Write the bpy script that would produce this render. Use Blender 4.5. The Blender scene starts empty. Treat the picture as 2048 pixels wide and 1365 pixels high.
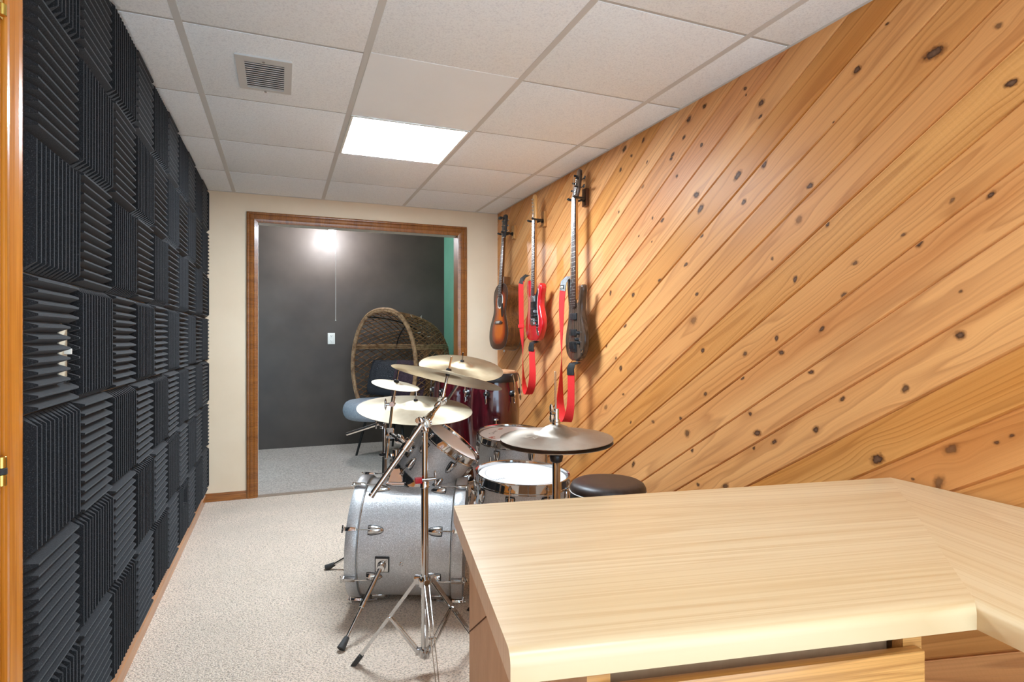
import bpy, bmesh, math, random
from mathutils import Matrix, Vector
random.seed(7)
SC = bpy.context.scene
C = SC.collection
PI = math.pi
R = math.radians

# ------------------------------------------------------------------ camera, world, lights, exposure
cam_d = bpy.data.cameras.new('camera'); cam = bpy.data.objects.new('camera', cam_d); C.objects.link(cam)
cam.location = (0, 0, 1.16); cam.rotation_euler = (R(90), 0, R(-21.59))
cam_d.sensor_width = 36; cam_d.lens = 20.48; cam_d.shift_y = -0.00366; cam_d.clip_start = 0.02
SC.camera = cam
W = bpy.data.worlds.new('world'); SC.world = W; W.use_nodes = True
W.node_tree.nodes['Background'].inputs[0].default_value = (0.58, 0.80, 1, 1)
W.node_tree.nodes['Background'].inputs[1].default_value = 2.0
SC.view_settings.view_transform = 'Standard'
try: SC.view_settings.look = 'None'
except Exception: pass
SC.view_settings.gamma = 1.0
SC.view_settings.use_curve_mapping = False
SC.view_settings.exposure = 1.34
LAMP_FRONT = 35.0     # troffer in view
LAMP_FILL = 6.5      # unseen fill panel added behind the camera to brighten the near end
BULB = 430.0

# ------------------------------------------------------------------ material helpers
def srgb(r, g, b):
    f = lambda c: (c/255/12.92) if c/255 <= 0.04045 else ((c/255+0.055)/1.055)**2.4
    return (f(r), f(g), f(b), 1)
class NT:
    def __init__(s, name):
        s.m = bpy.data.materials.new(name); s.m.use_nodes = True
        s.t = s.m.node_tree; s.b = s.t.nodes['Principled BSDF']
    def n(s, typ, **kw):
        x = s.t.nodes.new(typ)
        for k, v in kw.items():
            if k.startswith('i_'): x.inputs[k[2:].replace('_', ' ')].default_value = v
            else: setattr(x, k, v)
        return x
    def l(s, a, b): s.t.links.new(a, b)
    def inp(s, k, v):
        if hasattr(v, 'is_output') or isinstance(v, bpy.types.NodeSocket): s.l(v, s.b.inputs[k])
        else: s.b.inputs[k].default_value = v
    def math(s, op, a, b=None, c=None):
        x = s.n('ShaderNodeMath', operation=op)
        for i, v in enumerate((a, b, c)):
            if v is None: continue
            if isinstance(v, bpy.types.NodeSocket): s.l(v, x.inputs[i])
            else: x.inputs[i].default_value = v
        return x.outputs[0]
    def mix(s, f, a, b, mode='MIX'):
        x = s.n('ShaderNodeMix', data_type='RGBA', blend_type=mode)
        for i, v in ((0, f), (6, a), (7, b)):
            if isinstance(v, bpy.types.NodeSocket): s.l(v, x.inputs[i])
            else: x.inputs[i].default_value = v
        return x.outputs[2]
    def ramp(s, f, *stops):
        x = s.n('ShaderNodeValToRGB'); s.l(f, x.inputs[0]); e = x.color_ramp.elements
        while len(e) < len(stops): e.new(0.5)
        for i, (p, c) in enumerate(stops):
            e[i].position = p; e[i].color = c if len(c) == 4 else (*c, 1)
        return x.outputs[0]
    def coord(s, kind='Object', scale=(1, 1, 1), rot=(0, 0, 0)):
        tc = s.n('ShaderNodeTexCoord'); mp = s.n('ShaderNodeMapping')
        s.l(tc.outputs[kind], mp.inputs[0]); mp.inputs['Scale'].default_value = scale; mp.inputs['Rotation'].default_value = rot
        return mp.outputs[0]
    def noise(s, v, scale, detail=3, rough=0.5, dist=0.0):
        x = s.n('ShaderNodeTexNoise'); s.l(v, x.inputs['Vector'])
        x.inputs['Scale'].default_value = scale; x.inputs['Detail'].default_value = detail
        x.inputs['Roughness'].default_value = rough; x.inputs['Distortion'].default_value = dist
        return x.outputs[0]
    def voro(s, v, scale, feature='F1', rnd=1.0):
        x = s.n('ShaderNodeTexVoronoi', feature=feature); s.l(v, x.inputs['Vector'])
        x.inputs['Scale'].default_value = scale; x.inputs['Randomness'].default_value = rnd
        return x
    def bump(s, h, strength=0.3, dist=0.01, normal=None):
        x = s.n('ShaderNodeBump'); s.l(h, x.inputs['Height'])
        x.inputs['Strength'].default_value = strength; x.inputs['Distance'].default_value = dist
        if normal: s.l(normal, x.inputs['Normal'])
        s.l(x.outputs[0], s.b.inputs['Normal']); return x.outputs[0]
def plain(name, col, rough=0.5, metal=0.0, coat=0.0, spec=0.5):
    t = NT(name); t.inp('Base Color', col); t.inp('Roughness', rough); t.inp('Metallic', metal)
    t.inp('Coat Weight', coat); t.inp('Specular IOR Level', spec); return t.m
def noisy(name, c1, c2, scale, rough=0.5, bump=0.0, bscale=None, dist=0.002, metal=0.0, coat=0.0, spec=0.5, stretch=(1, 1, 1)):
    t = NT(name); v = t.coord('Object', stretch)
    n = t.noise(v, scale, 4, 0.6)
    t.inp('Base Color', t.ramp(n, (0.35, c1), (0.65, c2)))
    t.inp('Roughness', rough); t.inp('Metallic', metal); t.inp('Coat Weight', coat); t.inp('Specular IOR Level', spec)
    if bump: t.bump(t.noise(v, bscale or scale, 3, 0.6), bump, dist)
    return t.m
def emit(name, col, s):
    t = NT(name); t.inp('Base Color', (0.8, 0.8, 0.8, 1)); t.inp('Emission Color', col); t.inp('Emission Strength', s); return t.m
def wood(name, dark, mid, light, source='Object', axis=0, along=0.9, across=9.0, rings=9.0, rough=0.35, coat=0.0, fine=0.35,
         tint=False, bump=0.08, linestr=0.6, uvname=None, offset=0.0, flat_z=False, rotz=0.0):
    """grain runs along local axis; the ring lines are contour lines of a stretched noise"""
    t = NT(name)
    sc = [across]*3; sc[axis] = along
    if flat_z: sc[2] = 0.8
    if uvname:
        uv = t.n('ShaderNodeUVMap', uv_map=uvname); mp = t.n('ShaderNodeMapping'); t.l(uv.outputs[0], mp.inputs[0])
        mp.inputs['Scale'].default_value = (along, across, 1); v = mp.outputs[0]
    elif rotz:
        mp = t.n('ShaderNodeMapping'); t.l(t.coord(source, (1, 1, 1), (0, 0, R(rotz))), mp.inputs[0]); mp.inputs['Scale'].default_value = tuple(sc); v = mp.outputs[0]
    else: v = t.coord(source, tuple(sc))
    add = t.n('ShaderNodeVectorMath', operation='ADD'); t.l(v, add.inputs[0]); add.inputs[1].default_value = (offset, offset*1.7, offset*0.3)
    v = add.outputs[0]
    tv = None
    if tint:
        uv2 = t.n('ShaderNodeUVMap', uv_map='plank'); sp = t.n('ShaderNodeSeparateXYZ'); t.l(uv2.outputs[0], sp.inputs[0]); tv = sp.outputs[0]
        cb = t.n('ShaderNodeCombineXYZ'); t.l(t.math('MULTIPLY', tv, 37.0), cb.inputs[2]); t.l(t.math('MULTIPLY', tv, 91.0), cb.inputs[0])
        a2 = t.n('ShaderNodeVectorMath', operation='ADD'); t.l(v, a2.inputs[0]); t.l(cb.outputs[0], a2.inputs[1]); v = a2.outputs[0]
    n = t.noise(v, 1.0, 1.5, 0.35, 0.15)
    fr = t.math('FRACT', t.math('MULTIPLY', n, rings))
    line = t.ramp(fr, (0.0, (0, 0, 0)), (0.62, (0.25, 0.25, 0.25)), (0.88, (1, 1, 1)), (1.0, (0, 0, 0)))
    big = t.noise(v, 0.6, 2, 0.5)
    base = t.mix(t.ramp(big, (0.32, (0, 0, 0)), (0.68, (1, 1, 1))), mid, light)
    col = t.mix(t.math('MULTIPLY', line, linestr), base, dark)
    # fine fibres
    fs = t.n('ShaderNodeVectorMath', operation='MULTIPLY'); t.l(v, fs.inputs[0])
    k = [16, 16, 16]; k[axis if not uvname else 0] = 2.0
    fs.inputs[1].default_value = k
    fn = t.noise(fs.outputs[0], 1.0, 3, 0.6)
    col = t.mix(t.math('MULTIPLY', t.ramp(fn, (0.45, (0, 0, 0)), (0.75, (1, 1, 1))), fine), col, dark)
    if tint:
        h = t.n('ShaderNodeHueSaturation'); t.l(col, h.inputs['Color'])
        wn = t.n('ShaderNodeTexWhiteNoise', noise_dimensions='1D'); t.l(t.math('MULTIPLY', tv, 53.0), wn.inputs['W'])
        t.l(t.math('MULTIPLY_ADD', wn.outputs[0], 0.22, 0.86), h.inputs['Value'])
        t.l(t.math('MULTIPLY_ADD', wn.outputs[0], -0.12, 1.06), h.inputs['Saturation'])
        col = h.outputs[0]
    t.inp('Base Color', col); t.inp('Roughness', rough); t.inp('Coat Weight', coat); t.b.inputs['Coat Roughness'].default_value = 0.12
    if bump: t.bump(fn, bump, 0.001)
    return t.m

M = {}
M['chrome'] = plain('chrome', (0.58, 0.575, 0.57, 1), 0.07, 1.0)
M['satin_steel'] = plain('satin_steel', (0.62, 0.61, 0.60, 1), 0.24, 1.0)
M['black'] = plain('black_plastic', (0.012, 0.012, 0.013, 1), 0.35)
M['rubber'] = noisy('rubber', (0.02, 0.018, 0.016, 1), (0.045, 0.04, 0.036, 1), 60, 0.7, 0.3, 200)
M['blackmetal'] = plain('black_metal', (0.015, 0.015, 0.015, 1), 0.4, 0.3)
M['brass'] = plain('hinge_brass', (0.62, 0.42, 0.10, 1), 0.25, 1.0)
M['white'] = plain('white_plastic', (0.80, 0.79, 0.74, 1), 0.35)
M['cream_plastic'] = plain('cream_plastic', (0.80, 0.76, 0.60, 1), 0.4)
M['felt'] = plain('grey_felt', (0.25, 0.25, 0.25, 1), 0.9)
M['red_tape'] = plain('red_tape', (0.45, 0.01, 0.015, 1), 0.4)
M['cable_black'] = plain('cable_black', (0.01, 0.01, 0.01, 1), 0.5)
M['ink'] = plain('printed_ink', (0.03, 0.03, 0.035, 1), 0.5)
M['ink_grey'] = plain('faded_ink', (0.30, 0.24, 0.17, 1), 0.4, 0.5)
M['ink_red'] = plain('red_ink', (0.55, 0.12, 0.07, 1), 0.5)
M['ivory'] = plain('ivory', (0.82, 0.78, 0.68, 1), 0.3)
M['string'] = plain('string_steel', (0.75, 0.73, 0.70, 1), 0.25, 1.0)
# walls and ceiling
M['cream_wall'] = noisy('cream_wall_paint', srgb(224, 202, 172), srgb(229, 208, 179), 3, 0.6, 0.10, 120, 0.001)
M['tile'] = None
t = NT('ceiling_tile'); v = t.coord('Object')
n = t.noise(v, 170, 4, 0.7); n2 = t.noise(v, 2.5, 2)
t.inp('Base Color', t.mix(t.ramp(n, (0.30, (0, 0, 0)), (0.52, (1, 1, 1))), srgb(222, 226, 231), srgb(245, 249, 252)))
t.inp('Roughness', 0.9); t.bump(n, 0.5, 0.003); M['tile'] = t.m
M['grid'] = plain('ceiling_grid_metal', srgb(205, 204, 201), 0.55)
M['cross_tee'] = plain('ceiling_cross_tee_metal', srgb(186, 184, 180), 0.6)
M['smooth_panel'] = noisy('smooth_ceiling_panel', srgb(240, 244, 247), srgb(244, 248, 251), 2, 0.7)
M['dark_wall'] = None
t = NT('dark_painted_wall'); v = t.coord('Object', (1, 1, 1)); v2 = t.coord('Object', (1.2, 1, 14))
n = t.noise(v, 2.2, 3, 0.6); n3 = t.noise(v2, 4, 4, 0.6)
t.inp('Base Color', t.ramp(n, (0.3, srgb(60, 51, 45)), (0.7, srgb(76, 66, 58))))
t.inp('Roughness', t.math('MULTIPLY_ADD', t.noise(v, 5, 3, 0.6), 0.34, 0.34)); t.bump(n3, 0.12, 0.004); M['dark_wall'] = t.m
M['green_wall'] = noisy('green_wall_paint', srgb(92, 146, 122), srgb(100, 155, 130), 3, 0.6)
M['far_ceiling'] = noisy('grey_plank_ceiling', srgb(120, 120, 118), srgb(140, 140, 138), 8, 0.6, stretch=(0.3, 6, 1))
# carpets
t = NT('berber_carpet'); v = t.coord('Object', (1, 1.5, 1))
nd = t.noise(v, 30, 2); ad = t.n('ShaderNodeVectorMath', operation='MULTIPLY_ADD')
vo = t.voro(v, 150, 'F1'); vo2 = t.voro(v, 48, 'F1')
d = vo.outputs['Distance']
speck = t.noise(v, 125, 2, 0.6)
col = t.ramp(d, (0.0, srgb(250, 229, 208)), (0.5, srgb(242, 219, 196)), (0.95, srgb(188, 164, 142)))
col = t.mix(t.ramp(speck, (0.36, (0.9, 0.9, 0.9)), (0.45, (0, 0, 0))), col, srgb(150, 128, 106))
col = t.mix(t.math('MULTIPLY', t.ramp(t.noise(v, 3, 2), (0.3, (1, 1, 1)), (0.6, (0, 0, 0))), 0.35), col, srgb(206, 188, 166))
t.inp('Base Color', col); t.inp('Roughness', 0.95); t.inp('Sheen Weight', 0.2)
h = t.math('ADD', t.math('MULTIPLY', d, -1.0), t.math('MULTIPLY', speck, 1.2)); t.bump(h, 0.9, 0.008); M['berber'] = t.m
t = NT('grey_carpet'); v = t.coord('Object', (1, 1, 1))
n = t.noise(v, 80, 4, 0.75); n2 = t.noise(v, 6, 3, 0.6)
col = t.ramp(n, (0.3, srgb(118, 106, 98)), (0.7, srgb(232, 218, 206)))
col = t.mix(t.ramp(n2, (0.35, (0, 0, 0)), (0.65, (0.35, 0.35, 0.35))), col, srgb(200, 192, 184))
t.inp('Base Color', col); t.inp('Roughness', 0.95); t.bump(n, 0.9, 0.012); M['grey_carpet'] = t.m
# foam
t = NT('acoustic_foam'); v = t.coord('Object')
n = t.noise(v, 420, 2, 0.7)
t.inp('Base Color', t.ramp(n, (0.35, (0.0075, 0.0075, 0.0082, 1)), (0.62, (0.0175, 0.0175, 0.0195, 1)), (0.74, (0.075, 0.075, 0.08, 1))))
t.inp('Roughness', 0.93); t.inp('Specular IOR Level', 0.25); t.inp('Sheen Weight', 0.12); t.bump(n, 0.5, 0.002); M['foam'] = t.m
# woods
M['plank'] = wood('knotty_cedar_planks', srgb(142, 76, 32), srgb(206, 136, 76), srgb(230, 168, 106), uvname='grain', along=0.55, across=9,
                  rings=11, rough=0.42, coat=0.0, fine=0.22, tint=True, bump=0.04, linestr=0.38)
M['plank'].node_tree.nodes['Principled BSDF'].inputs['Specular IOR Level'].default_value = 0.18
M['oak'] = wood('golden_oak', srgb(78, 38, 10), srgb(138, 80, 30), srgb(164, 102, 44), axis=2, along=2.0, across=40, rings=5, rough=0.3, coat=0.4, fine=0.75, linestr=0.45)
M['oak_x'] = wood('golden_oak_across', srgb(78, 38, 10), srgb(138, 80, 30), srgb(164, 102, 44), axis=0, along=2.0, across=40, rings=5, rough=0.3, coat=0.4, fine=0.75, linestr=0.45)
M['oak_y'] = wood('golden_oak_long', srgb(110, 60, 20), srgb(176, 112, 54), srgb(198, 134, 74), axis=1, along=2.0, across=40, rings=5, rough=0.3, coat=0.4, fine=0.6, linestr=0.4)
M['casing_oak'] = wood('orange_casing_oak', srgb(150, 78, 14), srgb(206, 124, 34), srgb(222, 144, 50), axis=2, along=1.0, across=60, rings=4, rough=0.26, coat=0.6, fine=0.5, linestr=0.3)
M['drawer_oak'] = wood('drawer_oak', srgb(142, 86, 34), srgb(208, 144, 74), srgb(224, 164, 94), axis=0, along=0.9, across=26, rings=6, rough=0.35, coat=0.3, fine=0.55, linestr=0.5, rotz=10.3)
M['cab_side'] = noisy('cabinet_side_board', srgb(196, 158, 120), srgb(206, 170, 132), 30, 0.5, 0.05, 80, stretch=(1, 1, 0.3))
lam = dict(along=0.32, across=8.5, rings=14, rough=0.34, coat=0.1, fine=0.55, linestr=0.38, bump=0, flat_z=True, rotz=10.3)
M['lam_x'] = wood('maple_laminate', srgb(188, 146, 98), srgb(211, 180, 137), srgb(222, 196, 157), axis=0, offset=3.1, **lam)
M['lam_y'] = wood('maple_laminate_return', srgb(188, 146, 98), srgb(211, 180, 137), srgb(222, 196, 157), axis=1, offset=8.3, **lam)
M['hangerwood'] = wood('hanger_block_wood', srgb(120, 70, 30), srgb(190, 130, 70), srgb(205, 150, 90), axis=2, along=5, across=60, rings=4, rough=0.4)
M['hangerdark'] = wood('dark_hanger_block_wood', srgb(40, 20, 8), srgb(90, 48, 20), srgb(110, 60, 26), axis=2, along=5, across=60, rings=4, rough=0.4)
M['headwood'] = wood('maple_neck_wood', srgb(150, 90, 36), srgb(206, 148, 80), srgb(222, 170, 104), axis=1, along=3, across=50, rings=4, rough=0.3, coat=0.5)
M['rosewood'] = wood('rosewood', srgb(20, 10, 6), srgb(58, 32, 22), srgb(78, 46, 32), axis=1, along=4, across=80, rings=4, rough=0.35, fine=0.6)
M['mahogany_side'] = wood('mahogany_rib_wood', srgb(30, 14, 6), srgb(84, 48, 22), srgb(108, 66, 32), axis=1, along=1.5, across=60, rings=4, rough=0.22, coat=0.3)
M['conga_red'] = wood('conga_red_lacquer', (0.008, 0.001, 0.002, 1), (0.045, 0.003, 0.006, 1), (0.085, 0.006, 0.010, 1), axis=2, along=1.2, across=18, rings=5, rough=0.12, coat=1.0)
M['wicker'] = noisy('brown_wicker', srgb(88, 56, 30), srgb(158, 112, 70), 28, 0.5, 0.4, 90, 0.003)
M['wicker_light'] = noisy('worn_wicker', srgb(110, 76, 46), srgb(178, 142, 104), 24, 0.5, 0.4, 90, 0.003)
# instruments
M['sparkle'] = None
t = NT('silver_sparkle_wrap'); v = t.coord('Object')
vo = t.voro(v, 800); sp = t.n('ShaderNodeSeparateColor'); t.l(vo.outputs['Color'], sp.inputs[0])
t.inp('Base Color', t.ramp(sp.outputs[0], (0.0, (0.42, 0.42, 0.42, 1)), (0.7, (0.52, 0.52, 0.52, 1)), (0.97, (0.80, 0.80, 0.81, 1))))
t.inp('Metallic', 0.40); t.inp('Roughness', 0.38); t.inp('Coat Weight', 0.25); t.b.inputs['Coat Roughness'].default_value = 0.06
nm = t.n('ShaderNodeVectorMath', operation='SUBTRACT'); t.l(vo.outputs['Color'], nm.inputs[0]); nm.inputs[1].default_value = (0.5, 0.5, 0.5)
ns = t.n('ShaderNodeVectorMath', operation='SCALE'); t.l(nm.outputs[0], ns.inputs[0]); ns.inputs['Scale'].default_value = 0.24
ge = t.n('ShaderNodeNewGeometry'); na = t.n('ShaderNodeVectorMath', operation='ADD'); t.l(ge.outputs['Normal'], na.inputs[0]); t.l(ns.outputs[0], na.inputs[1])
no = t.n('ShaderNodeVectorMath', operation='NORMALIZE'); t.l(na.outputs[0], no.inputs[0]); t.l(no.outputs[0], t.b.inputs['Normal'])
M['sparkle'] = t.m
M['hoop_silver'] = plain('silver_hoop_paint', (0.50, 0.50, 0.51, 1), 0.32, 0.35, 0.4)
M['drumhead'] = noisy('coated_drumhead', (0.86, 0.86, 0.85, 1), (0.90, 0.90, 0.89, 1), 5, 0.5)
t = NT('worn_coated_drumhead'); v = t.coord('Object')
ln = t.n('ShaderNodeVectorMath', operation='LENGTH'); t.l(v, ln.inputs[0])
rr = t.math('ADD', ln.outputs['Value'], t.math('MULTIPLY', t.noise(v, 40, 3), 0.03))
t.inp('Base Color', t.ramp(rr, (0.035, (0.48, 0.48, 0.47, 1)), (0.062, (0.70, 0.70, 0.69, 1)))); t.inp('Roughness', 0.5); M['worn_head'] = t.m
t = NT('hide_conga_head'); v = t.coord('Object')
t.inp('Base Color', t.ramp(t.noise(v, 14, 4), (0.35, srgb(150, 104, 70)), (0.65, srgb(196, 156, 116)))); t.inp('Roughness', 0.5); M['hide'] = t.m
def cymbal_mat(name, c1, c2, rough=0.27):
    t = NT(name); v = t.coord('Object')
    s = t.n('ShaderNodeSeparateXYZ'); t.l(v, s.inputs[0])
    cb = t.n('ShaderNodeCombineXYZ'); t.l(s.outputs[0], cb.inputs[0]); t.l(s.outputs[1], cb.inputs[1])
    ln = t.n('ShaderNodeVectorMath', operation='LENGTH'); t.l(cb.outputs[0], ln.inputs[0]); r = ln.outputs['Value']
    c3 = t.n('ShaderNodeCombineXYZ'); t.l(t.math('MULTIPLY', r, 420.0), c3.inputs[0])
    rings = t.noise(c3.outputs[0], 1.0, 3, 0.7)
    blot = t.noise(v, 9, 4, 0.65)
    col = t.ramp(blot, (0.3, c1), (0.7, c2))
    col = t.mix(t.math('MULTIPLY', t.ramp(rings, (0.3, (1, 1, 1)), (0.6, (0, 0, 0))), 0.25), col, (c1[0]*.6, c1[1]*.6, c1[2]*.55, 1))
    t.inp('Base Color', col); t.inp('Metallic', 0.9); t.inp('Roughness', t.math('MULTIPLY_ADD', blot, 0.18, rough)); t.bump(rings, 0.25, 0.0006)
    tn = t.n('ShaderNodeTangent', direction_type='RADIAL', axis='Z'); t.l(tn.outputs[0], t.b.inputs['Tangent']); t.inp('Anisotropic', 0.55)
    return t.m
M['bronze'] = cymbal_mat('bronze_cymbal', (0.33, 0.235, 0.135, 1), (0.47, 0.365, 0.235, 1), 0.32)
M['bronze_pale'] = cymbal_mat('pale_bronze_cymbal', (0.33, 0.265, 0.18, 1), (0.45, 0.38, 0.275, 1), 0.36)
M['bronze_hat'] = cymbal_mat('brown_hi_hat_bronze', (0.29, 0.235, 0.185, 1), (0.41, 0.35, 0.28, 1), 0.34)
M['red_lacquer'] = plain('red_guitar_lacquer', (0.50, 0.006, 0.012, 1), 0.18, 0.0, 1.0)
M['pickguard'] = plain('black_pickguard', (0.008, 0.008, 0.009, 1), 0.12)
M['pick_edge'] = plain('pickguard_white_edge', (0.7, 0.68, 0.62, 1), 0.3)
M['fret'] = plain('fret_wire', (0.72, 0.70, 0.64, 1), 0.3, 1.0)
t = NT('bass_smoky_finish'); v = t.coord('Object', (30, 2, 30)); n = t.noise(v, 2, 3)
t.inp('Base Color', t.ramp(n, (0.3, srgb(46, 32, 24)), (0.7, srgb(92, 72, 58)))); t.inp('Roughness', 0.2); t.inp('Coat Weight', 0.2); t.inp('Specular IOR Level', 0.3); M['bass_body'] = t.m
t = NT('sunburst_top'); v = t.coord('Object', (1, 1, 1))
mp = t.n('ShaderNodeMapping'); tc = t.n('ShaderNodeTexCoord'); t.l(tc.outputs['Object'], mp.inputs[0])
uvb = t.n('ShaderNodeUVMap', uv_map='edge'); s = t.n('ShaderNodeSeparateXYZ'); t.l(uvb.outputs[0], s.inputs[0])
gr = t.noise(t.coord('Object', (60, 1.5, 60)), 2, 3)
t.inp('Base Color', t.mix(t.math('MULTIPLY', gr, 0.35), t.ramp(s.outputs[0], (0.0, (0.006, 0.005, 0.005, 1)), (0.24, (0.035, 0.008, 0.003, 1)), (0.45, srgb(150, 50, 10)), (0.72, srgb(214, 104, 24))), (0.12, 0.03, 0.005, 1)))
t.inp('Roughness', 0.2); t.inp('Specular IOR Level', 0.3); M['sunburst'] = t.m
M['strap_red'] = noisy('red_webbing', (0.62, 0.012, 0.012, 1), (0.72, 0.022, 0.020, 1), 300, 0.65, 0.3, 500)
M['leather'] = noisy('black_leather', (0.012, 0.012, 0.012, 1), (0.03, 0.03, 0.03, 1), 90, 0.4, 0.3, 300)
M['silver_leather'] = noisy('silver_grey_leather', (0.16, 0.16, 0.16, 1), (0.30, 0.30, 0.30, 1), 30, 0.3, 0.2, 200)
M['vinyl_brown'] = noisy('dark_brown_vinyl', (0.020, 0.011, 0.008, 1), (0.034, 0.020, 0.015, 1), 40, 0.42, 0.35, 420, 0.001)
M['vinyl_black'] = noisy('black_vinyl', (0.008, 0.008, 0.009, 1), (0.014, 0.014, 0.015, 1), 40, 0.36, 0.35, 420, 0.001)
M['stitch'] = plain('white_stitching', (0.55, 0.52, 0.46, 1), 0.6)
M['cushion_grey'] = noisy('blue_grey_fabric', srgb(136, 144, 156), srgb(158, 166, 176), 60, 0.9, 0.3, 300)
t = NT('patterned_dark_fabric'); v = t.coord('Object', (1, 1, 1)); vo = t.voro(v, 26, 'F1', 0.15)
fr = t.math('FRACT', t.math('MULTIPLY', vo.outputs['Distance'], 5.0))
t.inp('Base Color', t.ramp(fr, (0.4, (0.012, 0.012, 0.015, 1)), (0.6, (0.10, 0.10, 0.12, 1)), (0.75, (0.012, 0.012, 0.015, 1)))); t.inp('Roughness', 0.9); M['pattern'] = t.m
M['plum'] = noisy('dark_plum_fabric', (0.02, 0.008, 0.014, 1), (0.06, 0.03, 0.045, 1), 50, 0.9, 0.4, 90, 0.004)
M['diffuser'] = emit('lit_light_diffuser', (0.74, 0.875, 1.0, 1), LAMP_FRONT)
M['diffuser_fill'] = emit('lit_fill_diffuser', (0.74, 0.875, 1.0, 1), LAMP_FILL)
M['bulb'] = emit('lit_bulb', (0.94, 0.95, 1.0, 1), BULB)

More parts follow.
